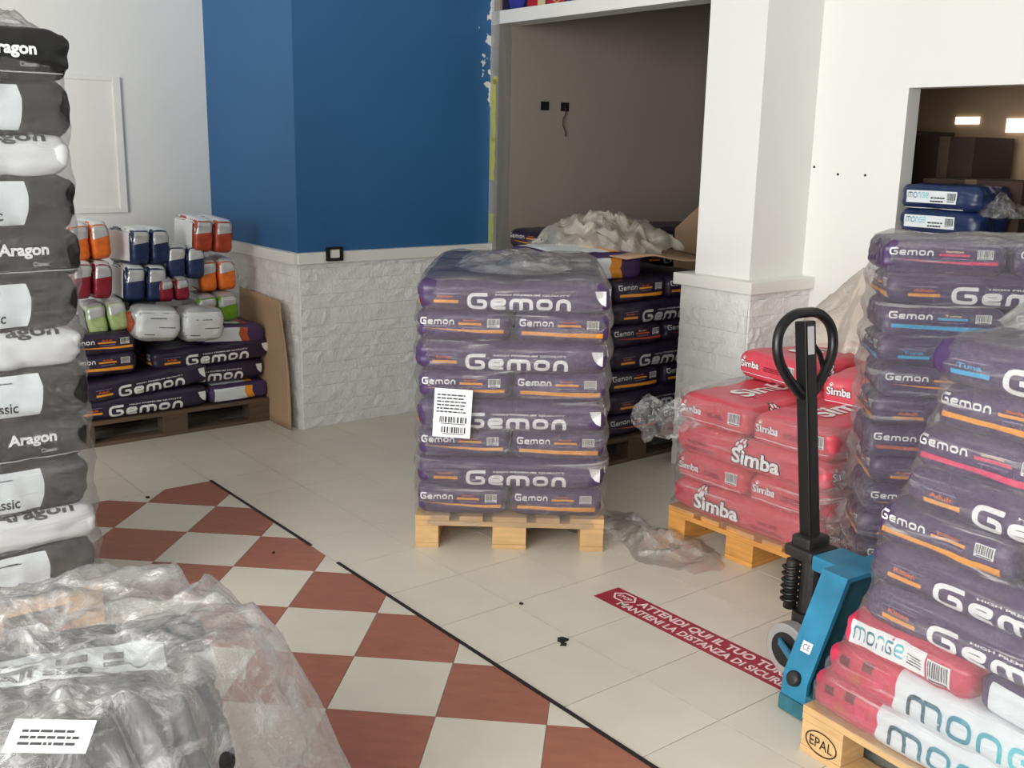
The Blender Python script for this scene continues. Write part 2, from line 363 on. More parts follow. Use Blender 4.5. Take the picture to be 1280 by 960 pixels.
# ------------------------------------------------------------------ sacks
def sack_body(L, W, H, seed, n=(44, 24, 10), r=None, bulge=0.008, wr=0.004, taper=0.12, m='purple'):
    """a filled flat sack lying down: pillow-rounded box, pinched ends, creased skin; base at z=0"""
    r = r or min(H * 0.27, 0.05); half = Vector((L / 2, W / 2, H / 2)); idx = {}; V3 = []; FC = []
    def vid(a, b, c):
        k = (round(a, 4), round(b, 4), round(c, 4))
        if k not in idx:
            idx[k] = len(V3); p = Vector((a * half.x, b * half.y, c * half.z))
            q = Vector([max(-(h - r), min(h - r, t)) for h, t in zip(half, p)]); d = p - q
            if d.length > 1e-9: p = q + d.normalized() * r
            e = max(0, abs(a) - 0.8) / 0.2; e2 = max(0, abs(b) - 0.8) / 0.2
            p.z *= 1 - taper * e * e - 0.08 * e2 * e2
            p.z += (1 if c > 0 else -1) * abs(c) * bulge * (1 - a * a) * (1 - b * b)
            p.y *= 1 - 0.03 * e
            s = Vector((seed * 3.1, seed * 1.7, 0))
            w = noise.noise((p + s) * 9) * wr * 1.5 + noise.noise(Vector((p.x * 22, p.y * 9, p.z * 26)) + s) * wr
            w += e * noise.noise(Vector((p.x * 10, p.y * 38, p.z * 14)) + s) * wr * 1.6
            cr = (1 - abs(noise.noise(Vector((p.x * 5, p.y * 5, p.z * 20)) + s * 1.3))) ** 6
            w -= cr * wr * 1.6 * (0.35 + 0.65 * max(e, e2, abs(c) < 0.9))
            p += Vector((a, b, c)).normalized() * w
            V3.append(p)
        return idx[k]
    g = lambda k, N: -1 + 2 * k / N
    for ax in range(3):
        o1, o2 = [(1, 2), (2, 0), (0, 1)][ax]; N1, N2 = n[o1], n[o2]
        for sgn in (-1, 1):
            for i in range(N1):
                for j in range(N2):
                    q = []
                    for di, dj in ((0, 0), (1, 0), (1, 1), (0, 1)):
                        c = [0, 0, 0]; c[ax] = sgn; c[o1] = g(i + di, N1); c[o2] = g(j + dj, N2); q.append(vid(*c))
                    FC.append(tuple(q) if sgn > 0 else tuple(q[::-1]))
    zmin = min(p.z for p in V3)
    V3 = [p + Vector((0, 0, H / 2)) for p in V3]
    me = mesh_from('sack', V3, FC, m, True)
    return me, BVHTree.FromPolygons(V3, FC)

PROTO = {}
def gemon_proto(accent, word, seed, body='purple', dim=False):
    key = ('gemon', accent, word, seed, body)
    if key in PROTO: return PROTO[key]
    L, W, H = 0.785, 0.39, 0.125; me, bv = sack_body(L, W, H, seed, m=body); zc = H / 2; D = []
    wm = 'p_grey' if dim else 'p_white'  # dim: shade on the white print put in as grey
    def a(name, face, d, m, lift=0.0015, sub=None): D.append((name, decal(name, bv, face, d, m, lift, zc=zc), sub))
    # long side
    a('logo', '-y', shift(logo('Gemon', 0.42, 0.047, 0.30), -0.19, -0.051), wm, 0.002)
    a('tagline', '-y', T('HIGH PREMIUM QUALITY', -0.075, 0.0045, 0.30, 0.0095, 0.02), wm, 0.002)
    a('variety_bar', '-y', rect(-0.325, -0.026, -0.225, -0.014), accent)
    a('variety_name', '-y', T(word, -0.31, -0.008, 0.065, 0.013, 0.02), 'p_orange_red' if accent == 'p_orange' else accent, 0.002)
    a('fine_print', '-y', fine_print(-0.325, 0.010, 0.10, 0.006, 1, seed), 'p_lavender', 0.002)
    a('white_swoosh', '-y', poly([(0.365, 0.03), (0.325, 0.03), (0.335, 0.0), (0.352, -0.02), (0.372, -0.03), (0.372, 0.03)]), 'p_white')
    # both ends
    for f in ('-x', '+x'):
        a('end_logo', f, shift(logo('Gemon', 0.138, 0.020, 0.28), -0.175, 0.008), wm, 0.002)
        a('end_variety_bar', f, merge(rect(-0.02, 0.008, 0.075, 0.017)), accent)
        a('end_variety_name', f, T(word, 0.0, 0.021, 0.055, 0.009, 0.02), 'p_cream' if accent != 'p_orange' else 'p_orange_red', 0.002)
        a('end_fine_print', f, fine_print(-0.01, -0.003, 0.08, 0.007, 1, seed + 3), 'p_lavender', 0.002)
        a('barcode_panel', f, rect(0.098, 0.0, 0.148, 0.034), 'p_white'); k = len(D) - 1
        a('barcode_bars', f, barcode(0.098, 0.0, 0.05, 0.034, seed), 'p_black', 0.0025, k)
        a('colour_swoosh', f, poly([(-0.165, -0.006), (-0.05, -0.016), (0.06, -0.022), (0.165, -0.022), (0.165, -0.008), (0.05, -0.012), (-0.06, -0.010)] if seed % 2 else
                                    [(-0.165, -0.012), (-0.165, -0.026), (-0.02, -0.030), (0.165, -0.036), (0.165, -0.016), (0.0, -0.016)]), accent)
    PROTO[key] = (me, D); return PROTO[key]
def paw(x, y, s):
    return merge(disc(x, y, s * .5, s * .42), *[disc(x + s * .78 * math.cos(t), y + s * .1 + s * .78 * math.sin(t), s * .21, s * .27) for t in (0.35, 1.1, 1.95, 2.75)])
def simba_proto(seed):
    key = ('simba', seed)
    if key in PROTO: return PROTO[key]
    L, W, H = 0.785, 0.39, 0.127; me, bv = sack_body(L, W, H, seed, bulge=0.006, m='simba_red'); zc = H / 2; D = []
    def a(name, face, d, m, lift=0.0015, sub=None, z=True): D.append((name, decal(name, bv, face, d, m, lift, zc=zc if z else 0), sub))
    off = -0.14 if seed % 2 else 0.05
    a('logo_outline', '-y', merge(T('Simba', off - .125, -.042, .25, .072, .075), paw(off - .078, .030, .034)), 'p_black')
    a('logo', '-y', merge(T('Simba', off - .12, -.038, .24, .064, .03), paw(off - .078, .030, .028)), 'p_white', 0.0025)
    a('variety_name', '-y', T('ADULT DOG', off + .22 if off < 0 else off - .36, -.012, .1, .014, .02), 'p_darkred', 0.002)
    a('fine_print', '-y', fine_print(off + .18 if off < 0 else off - .38, -.036, .17, .016, 2, seed), 'p_darkred', 0.002)
    for f in ('-x', '+x'):
        a('end_logo_outline', f, merge(T('Simba', -.165, -.012, .112, .036, .07)), 'p_darkred')
        a('end_logo', f, merge(T('Simba', -.163, -.010, .108, .032, .03), paw(-.143, .028, .010)), 'p_white', 0.0025)
        a('end_fine_print', f, fine_print(-.03, -.01, .1, .022, 3, seed), 'p_darkred', 0.002)
        a('barcode_panel', f, rect(.095, -.014, .155, .034), 'p_white'); k = len(D) - 1
        a('barcode_bars', f, barcode(.095, -.014, .06, .048, seed), 'p_darkgrey', 0.0025, k)
        a('white_line', f, rect(-.17, -.036, .17, -.033), 'p_white', 0.002)
    a('top_logo', '+z', merge(T('Simba', -.24, -.06, .40, .11, .03)), 'p_white', 0.002, None, False)
    PROTO[key] = (me, D); return PROTO[key]
def aragon_proto(kind, seed):
    key = ('aragon', kind, seed)
    if key in PROTO: return PROTO[key]
    L, W, H = 0.79, 0.39, 0.145; me, bv = sack_body(L, W, H, seed, wr=0.006, taper=0.15, m='sack_white' if kind == 'white' else 'charcoal'); zc = H / 2; D = []
    def a(name, face, d, m, lift=0.0015, sub=None): D.append((name, decal(name, bv, face, d, m, lift, zc=zc), sub))
    if kind == 'text':
        a('logo', '-y', T('Aragon', .135, -.012, .15, .045, .035), 'p_white', 0.002)
        a('variety_name', '-y', T('Classic', .235, -.034, .05, .012, .0), 'p_grey', 0.002)
        a('white_line', '-y', rect(-.38, -.052, .385, -.049), 'p_grey')
    elif kind == 'panel':
        a('white_panel', '-y', poly([(-.38, -.056), (.225, -.056), (.237, -.02), (.24, .02), (.232, .056), (-.38, .056)]), 'p_panel')
        a('variety_name', '-y', T('Classic', .045, -.044, .115, .03, .02), 'p_black', 0.0025)
        a('fine_print', '-y', fine_print(.08, .036, .07, .007, 1, seed), 'p_darkgrey', 0.0025)
    else:
        a('logo', '-y', T('Aragon', .06, .042, .26, .05, .03), 'p_darkgrey', 0.002)
    PROTO[key] = (me, D); return PROTO[key]
def monge_proto(kind, seed):
    key = ('monge', kind, seed)
    if key in PROTO: return PROTO[key]
    L, W, H = 0.79, 0.39, 0.125
    me, bv = sack_body(L, W, H, seed, bulge=0.012, m='sack_pink'); zc = H / 2; D = []
    def a(name, face, d, m, lift=0.0015, sub=None): D.append((name, decal(name, bv, face, d, m, lift, zc=zc), sub))
    if kind == 'long':
        a('white_band', '-y', poly([(-.17, -.058), (-.16, 0), (-.165, .058), (.36, .058), (.365, 0), (.36, -.058)]), 'p_panel')
        D.append(('white_band_top', decal('white_band_top', bv, '+z', rect(-.165, -.185, .36, .18), 'p_panel'), None))
        a('logo', '-y', shift(logo('monge', 0.42, 0.070, 0.21), -0.125, -0.040), 'p_teal', 0.0025)
        for k, (x, z, c) in enumerate(((-.34, .01, 'p_darkred'), (-.30, -.03, 'p_rust'), (-.27, .02, 'p_darkred'), (-.23, -.01, 'p_pink'))):
            a('tint_square', '-y', rect(x, z, x + .032, z + .028), c, 0.002)
    else:
        a('white_label', '-x', rect(-.16, -.03, .07, .04), 'p_white'); k = len(D) - 1
        a('end_logo', '-x', shift(logo('monge', .15, .042, .19), -.15, -.014), 'p_teal', 0.0025, k)
        a('fine_print', '-x', fine_print(.012, -.015, .05, .035, 4, seed), 'p_darkgrey', 0.0025, k)
        a('barcode_panel', '-x', rect(.075, -.035, .14, .03), 'p_white'); k2 = len(D) - 1
        a('barcode_bars', '-x', barcode(.075, -.035, .065, .065, seed), 'p_darkgrey', 0.0025, k2)
    PROTO[key] = (me, D); return PROTO[key]

JIT = random.Random(99)
def place(proto, name, frame, x, y, z, yaw, label, group, sc=(1, 1, 1), tilt=(0, 0), cat='sack'):
    """put one sack with its printed parts at (x, y, z) of a stack frame (origin, yaw)"""
    me, D = proto; o, fy = frame; c, s = math.cos(fy), math.sin(fy)
    b = link(name, me, None, (o[0] + c * x - s * y + JIT.uniform(-.004, .004), o[1] + s * x + c * y + JIT.uniform(-.004, .004), z), (tilt[0], tilt[1], fy + yaw + JIT.uniform(-.012, .012)), (sc[0], sc[1], sc[2] * 1.03))
    tag(b, label, cat, group); kids = []
    for nm, dm, sub in D:
        k = link(nm, dm, kids[sub] if sub is not None else b); kids.append(k)
    return b

# ------------------------------------------------------------------ pallets
def pallet(frame, lx, ly, m, label, group='wooden pallets', along='y', stamp=False):
    """800 x 1200 pallet; deck boards run along its long side; front-left corner at the frame origin"""
    o, fy = frame; root = empty('wooden_pallet', (o[0], o[1], 0), fy); tag(root, label, 'pallet', group)
    Ls, Ws = (ly, lx) if along == 'y' else (lx, ly)     # long, short
    def bx(name, a0, a1, b0, b1, z0, z1):               # a along short, b along long
        mb = MB()
        if along == 'y': mb.box(a0, a1, b0, b1, z0, z1)
        else: mb.box(b0, b1, a0, a1, z0, z1)
        return mb.build(name, m, root, bevel=0.002)
    k = Ws / 0.8
    for a, w in ((0, .145), (.1875, .1), (.3275, .145), (.5125, .1), (.655, .145)): bx('deck_board', a * k, (a + w) * k, 0, Ls, .122, .144)
    bl = (.1, .145, .1); ps = (0, .3275 * k, Ws - .1)
    for b in (0, Ls / 2 - .0725, Ls - .145): bx('stringer_board', 0, Ws, b, b + .145, .100, .1215)
    for i, a in enumerate(ps):
        bx('bottom_board', a, a + bl[i], 0, Ls, .0, .0215)
        for b in (0, Ls / 2 - .0725, Ls - .145): bx('block', a + .001, a + bl[i] - .001, b + .001, b + .144, .022, .0995)
    return root

# ------------------------------------------------------------------ films
def film_shell(name, frame, lx, ly, z0, z1, m, label, group=None, seed=1, off=0.012, amp=0.012, n=34, taper=0.0, top=True, knot=0.0, skirt=0.0, layer=0.125, fold=0.0045):
    n = int((z1 - z0) / 0.0075)
    """stretch film wrapped round a stack: a thin creased skin with an open bottom"""
    o, fy = frame; r = 0.06; pts = []; per = []
    cx, cy = lx / 2, ly / 2; N = 120
    def outline(t, ex):
        a = 2 * PI * t; c, s = math.cos(a), math.sin(a); p = 9.0
        k = (abs(c) ** p + abs(s) ** p) ** (-1 / p)
        return Vector((cx + (lx / 2 + ex) * c * k, cy + (ly / 2 + ex) * s * k))
    vs = []; fs = []; R_ = n
    for j in range(R_ + 1):
        h = j / R_; z = z0 + (z1 - z0) * h
        for i in range(N):
            t = i / N; q3 = Vector((math.cos(2 * PI * t) * 2 + seed, math.sin(2 * PI * t) * 2, z))
            w = noise.noise(Vector((q3.x * 1.6, q3.y * 1.6, z * 9))) * amp + noise.noise(Vector((q3.x * 6, q3.y * 6, z * 26))) * amp * .35
            ex = off + abs(w) * .9 - taper * max(0, (h - .86) / .14) ** 2 + skirt * (1 - h) ** 6 * (0.4 + abs(noise.noise(q3 * 3)))
            ex += 0.006 * math.cos(2 * PI * (z - z0) / layer) + fold * noise.noise(Vector((q3.x * 1.1, q3.y * 1.1, z * 34 + noise.noise(q3 * 2) * 2)))
            p = outline(t, ex); vs.append((p.x, p.y, z + noise.noise(q3 * 2.3) * (0.012 if j in (0, R_) else 0.003)))
    for j in range(R_):
        for i in range(N): fs.append((j * N + i, j * N + (i + 1) % N, (j + 1) * N + (i + 1) % N, (j + 1) * N + i))
    if top:
        K = 9; base = R_ * N
        for k in range(1, K + 1):
            g = 1 - k / K
            for i in range(N):
                b = Vector(vs[base + i]); q = Vector((cx + (b.x - cx) * g, cy + (b.y - cy) * g, 0))
                zz = z1 + 0.012 + noise.noise(Vector((q.x * 7 + seed, q.y * 7, 3))) * 0.018 + knot * max(0, 1 - g * 5)
                vs.append((q.x, q.y, zz))
            for i in range(N):
                a = base + (k - 1) * N; c = base + k * N
                fs.append((a + i, a + (i + 1) % N, c + (i + 1) % N, c + i))
    me = mesh_from(name, vs, fs, m, True)
    ob = link(name, me, None, (o[0], o[1], 0), (0, 0, fy)); tag(ob, label, 'plastic film', group); return ob
def ridged(p, oc=4):
    s = 0; a = 1; t = 0
    for k in range(oc):
        s += a * (1 - abs(noise.noise(p)) * 2); t += a; p = p * 2.1 + Vector((3.1, 1.7, 2.3)); a *= .5
    return s / t
def crumple(name, outline_r, hfun, m, label, loc, seed=1, n=56, rough=0.03, freq=5, yaw=0, cat='plastic film', thick=False):
    """a loose crumpled sheet: polar grid with a ragged outline; hfun(r, a) gives the height of the heap"""
    vs = []; fs = []; A = n * 2; R_ = n // 2
    for j in range(R_ + 1):
        r = j / R_
        for i in range(A):
            a = 2 * PI * i / A; rr = outline_r(a) * (1 + .10 * noise.noise(Vector((math.cos(a) * 3 + seed, math.sin(a) * 3, 0))) + .05 * noise.noise(Vector((math.cos(a) * 11 + seed, math.sin(a) * 11, 0))))
            x, y = rr * r * math.cos(a), rr * r * math.sin(a); q = Vector((x * freq + seed * 5, y * freq, seed))
            z = hfun(r, a) + (ridged(q) - .5) * rough * 2 * (1 - .55 * r ** 4)
            x += noise.noise(q * 1.7) * rough * .9; y += noise.noise(q * 1.7 + Vector((9, 2, 1))) * rough * .9
            vs.append((x, y, max(0.004, z)))
    for j in range(R_):
        for i in range(A): fs.append((j * A + i, j * A + (i + 1) % A, (j + 1) * A + (i + 1) % A, (j + 1) * A + i))
    ob = link(name, mesh_from(name, vs, fs, m, True), None, loc, (0, 0, yaw)); tag(ob, label, cat); return ob

# ================================================================== THE SETTING
YU, YV = TH, TH - PI / 2
B0 = Vector((-1.248, 5.999, 0)); E0 = B0 + U * 1.373; K0 = B0 - V * 1.224
PC = E0 + V * 2.157; W0 = PC + U * 0.43
rng = random.Random(7)
CEIL = 3.25

# floor: slab with tiles laid in it
floor = MB().box(-6, 6, -4, 10.5, -0.12, -0.003).build('floor', 'grout'); tag(floor, 'pale tiled shop floor with a red and cream chequered area', None, None, 'structure')
tag(MB().box(-6, 6, -4, 10.5, CEIL, CEIL + 0.1).build('ceiling', 'ceiling'), 'plain white ceiling', None, None, 'structure')
Q0 = Vector((-1.51, 4.994, 0)); TS = 0.337
def clip(poly_, n, d):          # keep n.p <= d
    out = []; N = len(poly_)
    for i in range(N):
        a, b = poly_[i], poly_[(i + 1) % N]; da, db = a.dot(n) - d, b.dot(n) - d
        if da <= 0: out.append(a)
        if (da < 0 < db) or (db < 0 < da): out.append(a + (b - a) * (da / (da - db)))
    return out
def seen(p, mrg=0.06):
    d = Vector((p.x, p.y, -CAM_H)); z = d.dot(fw)
    if z < 0.3: return False
    return abs(d.dot(rt) / z * F_PX) < 640 * (1 + mrg) + 30 and abs(d.dot(up) / z * F_PX) < 480 * (1 + mrg) + 30
def tile(pts, m, G=0.0016):
    c = sum(pts, Vector()) / len(pts); out = []
    for p in pts:
        d = p - c; out.append(p - d.normalized() * G * 1.4)
    area = sum(pts[i].cross(pts[(i + 1) % len(pts)]).z for i in range(len(pts))) / 2
    if abs(area) < 0.0015: return
    mb = MB(); loc = [(q.x - c.x, q.y - c.y) for q in (out if area > 0 else out[::-1])]; mb.prism(loc, -0.0028, 0.0)
    o = mb.build('floor_tile', m, floor, loc=(c.x, c.y, 0))
nt_ = 0
for i in range(-14, 12):
    for j in range(-10, 14):
        c = Q0 + U * (i + .5) * TS + V * (j + .5) * TS
        if i < 0 and j >= 0: continue
        if not seen(c) or c.y > 7.4 or c.y < 2.2: continue
        if (c - B0).dot(V) < -0.05 and (c - B0).dot(U) > 0.2 and (c - B0).dot(U) < 1.4: continue
        tile([c + U * a * TS / 2 + V * b * TS / 2 for a, b in ((-1, -1), (1, -1), (1, 1), (-1, 1))], 'tile_white'); nt_ += 1
cy_ = -0.099; CT = 0.335; cx_, sx_ = math.cos(cy_), math.sin(cy_)
CO = Vector((-1.598 * 1.05, 4.752 * 1.05, 0)); DX = Vector((cx_, sx_, 0)) * CT; DY = Vector((sx_, -cx_, 0)) * CT
for a in range(-2, 12):
    for b in range(-5, 12):
        p = CO + DX * b + DY * a
        sq = [p, p + DX, p + DX + DY, p + DY]
        if not any(seen(q, .15) for q in sq): continue
        sq = clip(sq, U, Q0.dot(U)); 
        if len(sq) > 2: sq = clip(sq, -V, -Q0.dot(V))
        if len(sq) < 3: continue
        tile(sq, 'tile_red' if (a + b) % 2 == 0 else 'tile_white', 0.0014)
def on_floor(p0, x, y): return p0 + V * x + U * y
for s0, s1 in ((0, 1.07), (1.30, 3.6)):
    mb = MB(); pts = [Q0 + V * s0 - U * .006, Q0 + V * s1 - U * .006, Q0 + V * s1 + U * .007, Q0 + V * s0 + U * .007]
    mb.prism([(p.x, p.y) for p in pts], 0.0, 0.004); mb.build('edge_strip', 'black_strip', floor)

def wall(name, p0, yaw, boxes, m, label):
    mb = MB()
    for b in boxes: mb.box(*b)
    o = mb.build(name, m, None, loc=p0, rot=(0, 0, yaw)); tag(o, label, None, None, 'structure'); return o
def stones(parent, x0, x1, z0, z1, y0, seed, m='stone'):
    """split-face cladding: every stone is its own rough-fronted block (front towards local -y)"""
    rg = random.Random(seed); z = z0
    while z < z1 - .02:
        h = min(rg.uniform(.055, .105), z1 - z); h = z1 - z if z1 - z - h < .03 else h; x = x0
        while x < x1 - .01:
            w = min(rg.uniform(.10, .30), x1 - x); w = x1 - x if x1 - x - w < .05 else w
            nx, nz = 4, 2; vs = []; fs = []; d = rg.uniform(.007, .011); g = .0006
            for k in range(nz + 1):
                for i in range(nx + 1):
                    edge = (k in (0, nz)) or (i in (0, nx))
                    vs.append((x + g + (w - 2 * g) * i / nx, y0 - (d * .75 if edge else d) - rg.uniform(-.003, .004), z + g + (h - 2 * g) * k / nz))
            for k in range(nz):
                for i in range(nx): a = k * (nx + 1) + i; fs.append((a, a + 1, a + nx + 2, a + nx + 1))
            nb = len(vs); bd = [i for i in range(nx + 1)] + [k * (nx + 1) + nx for k in range(1, nz + 1)] + [nz * (nx + 1) + i for i in range(nx - 1, -1, -1)] + [k * (nx + 1) for k in range(nz - 1, 0, -1)]
            for i in bd: vs.append((vs[i][0], y0 + .004, vs[i][2]))
            for q in range(len(bd)): fs.append((bd[q], nb + q, nb + (q + 1) % len(bd), bd[(q + 1) % len(bd)]))
            link('stone', mesh_from('stone', vs, fs, m), parent); x += w
        z += h

# blue corner column: two facets
wl = wall('wall_center_right', B0, YU, [(0, 1.373, 0, .12, 0, CEIL)], 'blue_paint', 'dark blue painted wall above white split stone cladding, beside the recess')
MB().box(0, 1.373, -.012, .001, 0, .99).build('cladding_bed', 'stone', wl); stones(wl, 0.0, 1.373, 0.0, .99, -.012, 3)
w2 = wall('wall_center_left', K0, YV, [(0, 1.104, 0, .12, 0, CEIL)], 'blue_plain', 'brighter blue facet of the corner column, above white cladding')
MB().box(0, 1.236, -.012, .001, 0, .99).build('cladding_bed', 'stone', w2); stones(w2, 0.0, 1.236, 0.0, .99, -.012, 5)
tag(MB().box(-.02, 1.373, -.045, .001, .985, 1.050).build('trim_1', 'white_gloss', bevel=.004, loc=B0, rot=(0, 0, YU)), 'white rail along the dark blue wall', None, None, 'structure')
tag(MB().box(0, 1.262, -.045, .001, .985, 1.050).build('trim_2', 'white_gloss', bevel=.004, loc=K0, rot=(0, 0, YV)), 'white rail along the brighter blue facet', None, None, 'structure')
# white wall at far left
wall('wall_left', K0, YU, [(-3.2, 0, 0, .12, 0, CEIL)], 'white_paint', 'plain white wall at the far left')
pn = empty('wall_panel', K0 + U * -.85 + Vector((0, 0, 1.22)), YU); tag(pn, 'white access panel with raised frame on the left wall', 'wall panel')
MB().box(-.3, .25, -.014, 0, .03, .79).build('panel_board', 'white_gloss', pn, bevel=.002)
MB().box(.25, .297, -.024, 0, 0, .815).build('frame_strip', 'white_gloss', pn, bevel=.003)
MB().box(-.35, .25, -.022, 0, .79, .815).build('frame_strip', 'white_gloss', pn, bevel=.003)
MB().box(-.35, .25, -.022, 0, 0, .03).build('frame_strip', 'white_gloss', pn, bevel=.003)
# recess behind: jamb, long grey wall, far wall, its ceiling
jb = wall('trim_3', E0, YV, [(0.0, .085, 0, .10, 0, 2.41)], 'white_paint', 'narrow plastered jamb at the edge of the recess')
for z0, z1, x0, x1 in ((1.06, 1.24, .01, .05), (1.46, 1.72, .012, .055), (1.70, 2.08, .02, .06), (2.05, 2.1, .03, .07)):
    rg = random.Random(int(z0 * 100)); pts = []
    for k in range(9): pts.append((x0 + rg.uniform(-.006, .006), -.0015, z0 + (z1 - z0) * k / 8))
    for k in range(8, -1, -1): pts.append((x1 + rg.uniform(-.008, .008), -.0015, z0 + (z1 - z0) * k / 8))
    n_ = len(pts); vs = pts + [(p[0], .0005, p[2]) for p in pts]
    link('paint_patch', mesh_from('paint_patch', vs, [tuple(range(n_))] + [(i, (i + 1) % n_, n_ + (i + 1) % n_, n_ + i) for i in range(n_)], 'lime'), jb)
R0 = E0 + V * .085
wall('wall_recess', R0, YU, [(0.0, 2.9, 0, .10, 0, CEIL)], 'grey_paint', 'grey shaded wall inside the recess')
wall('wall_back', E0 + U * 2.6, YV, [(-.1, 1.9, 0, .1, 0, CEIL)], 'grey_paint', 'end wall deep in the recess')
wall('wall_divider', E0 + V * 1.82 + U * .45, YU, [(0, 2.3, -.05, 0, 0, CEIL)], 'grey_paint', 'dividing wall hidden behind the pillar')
# header over the opening, with posters above
hd = wall('trim_4', E0, YV, [(-.02, 1.83, 0.0, .16, 2.41, 2.487), (-.02, .03, -.0, .16, 2.487, CEIL), (.03, 1.83, .03, .16, 2.487, CEIL), (.985, 1.02, 0, .04, 2.487, CEIL)], 'white_gloss', 'white header beam and frame over the recess opening')
po = empty('poster', E0 + V * .03 + U * .02 + Vector((0, 0, 2.489)), YV); tag(po, 'football shirt poster in navy, blue and red above the recess', 'poster')
MB().box(0, .955, 0, .008, 0, .74).build('print_sheet', 'pos_navy', po)
def flat(name, pts, m, parent, y=-.001):
    link(name, mesh_from(name, [(p[0], y, p[1]) for p in pts], [tuple(range(len(pts)))], m), parent)
flat('blue_sleeve', [(.14, .0), (.26, .0), (.34, .2), (.30, .5), (.16, .4), (.10, .1)], 'pos_blue', po)
flat('red_shirt', [(.30, .0), (.46, .0), (.46, .5), (.34, .5)], 'pos_red', po, -.0015)
flat('cream_cuff', [(.40, .0), (.47, .0), (.47, .07), (.40, .07)], 'pos_cream', po, -.002)
flat('red_shirt', [(.48, .0), (.64, .0), (.66, .5), (.48, .5)], 'pos_red', po, -.0015)
flat('crest_edge', [(.535, .06), (.535, .02), (.575, -.0), (.615, .02), (.615, .06), (.575, .075)], 'pos_yellow', po, -.002)
flat('crest_field', [(.545, .04), (.545, .024), (.575, .006), (.605, .024), (.605, .04)], 'pos_blue', po, -.0025)
flat('crest_stripe', [(.568, .04), (.568, .01), (.582, .01), (.582, .04)], 'pos_red', po, -.003)
flat('blue_shirt', [(.66, .0), (.86, .0), (.84, .5), (.67, .5)], 'pos_blue', po, -.0015)
flat('red_stripe', [(.74, .0), (.79, .0), (.78, .5), (.74, .5)], 'pos_red', po, -.002)
# pillar
pl = wall('wall_pillar', E0 + V * 1.80, YV, [(0, .357, 0, .43, 0, CEIL)], 'white_paint', 'square white pillar with stone clad foot')
MB().box(-.045, .402, -.045, .43, 0, .99).build('cladding_bed', 'stone', pl); stones(pl, -.045, .402, 0, .99, -.045, 11)
side = link('cladding_side', mesh_from('cladding_side', [(0, 0, 0), (.475, 0, 0), (.475, 0, .99), (0, 0, .99)], [(0, 1, 2, 3)], 'stone'), pl, (.403, -.045, 0), (0, 0, PI / 2))
stones(side, 0, .475, 0, .99, 0, 13)
tag(MB().box(-.08, .437, -.08, .43, .985, 1.045).build('trim_5', 'white_gloss', bevel=.004, loc=E0 + V * 1.80, rot=(0, 0, YV)), 'white ledge round the pillar above its stone foot', None, None, 'structure')
# right wall with the storeroom opening
OX, OZ0, OZ1 = .507, 1.30, 1.975
wr = wall('wall_right', W0, YV, [(0, OX, 0, .10, 0, CEIL), (OX, 2.4, 0, .10, 0, OZ0), (OX, 2.4, 0, .10, OZ1, CEIL), (2.4, 3.4, 0, .10, 0, CEIL)], 'white_paint', 'bright white wall at right with an opening to the storeroom')
for x, z in ((.164, 1.568), (.319, 1.569), (.02, 1.60)):
    mb = MB(); mb.tube([(x, .0, z), (x, -.004, z)], .006, 8); mb.build('screw_plug', 'dark', wr)
# storeroom shell behind the opening
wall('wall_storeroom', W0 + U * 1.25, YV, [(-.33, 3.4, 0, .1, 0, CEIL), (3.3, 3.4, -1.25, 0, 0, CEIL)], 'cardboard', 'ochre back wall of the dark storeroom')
for k, (x0, x1, z0, z1) in enumerate(((.06, .20, 1.845, 1.885), (.36, 1.2, 1.80, 1.875))):
    w_ = MB().box(x0, x1, -.012, 0, z0, z1).build('window_%d' % (k + 1), 'day_window', loc=W0 + U * 1.25, rot=(0, 0, YV)); tag(w_, ['short', 'long'][k] + ' bright window strip high in the storeroom', None, None, 'structure')
def carton(p, yaw, lx, ly, lz, m, label, group=None, flaps=True):
    r = empty('cardboard_box', p, yaw); tag(r, label, 'box', group)
    MB().box(0, lx, 0, ly, 0, lz).build('carton_body', m, r, bevel=.004)
    MB().box(lx / 2 - .03, lx / 2 + .03, -.0015, ly + .0015, lz * .55, lz + .0015).build('packing_tape', 'wood_dark', r)
    return r
sr = lambda x, y, z=0: W0 + V * x + U * y + Vector((0, 0, z))
k = 0
for x, wd, hs in ((-.24, .36, (.62, .60, .58)), (.14, .33, (.60, .55, .62)), (.49, .36, (.58, .52, .40)), (.87, .4, (.6, .55, .45)), (1.29, .4, (.6, .5, .5))):
    z = 0
    for n_, h in enumerate(hs):
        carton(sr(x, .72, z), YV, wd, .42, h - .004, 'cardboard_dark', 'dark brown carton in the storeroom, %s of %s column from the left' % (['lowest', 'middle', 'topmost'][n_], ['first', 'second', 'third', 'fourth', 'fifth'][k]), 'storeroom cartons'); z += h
    k += 1
carton(sr(.46, .28, 0), YV, .5, .38, 1.56, 'cardboard_dark', 'tall brown carton just inside the storeroom opening')

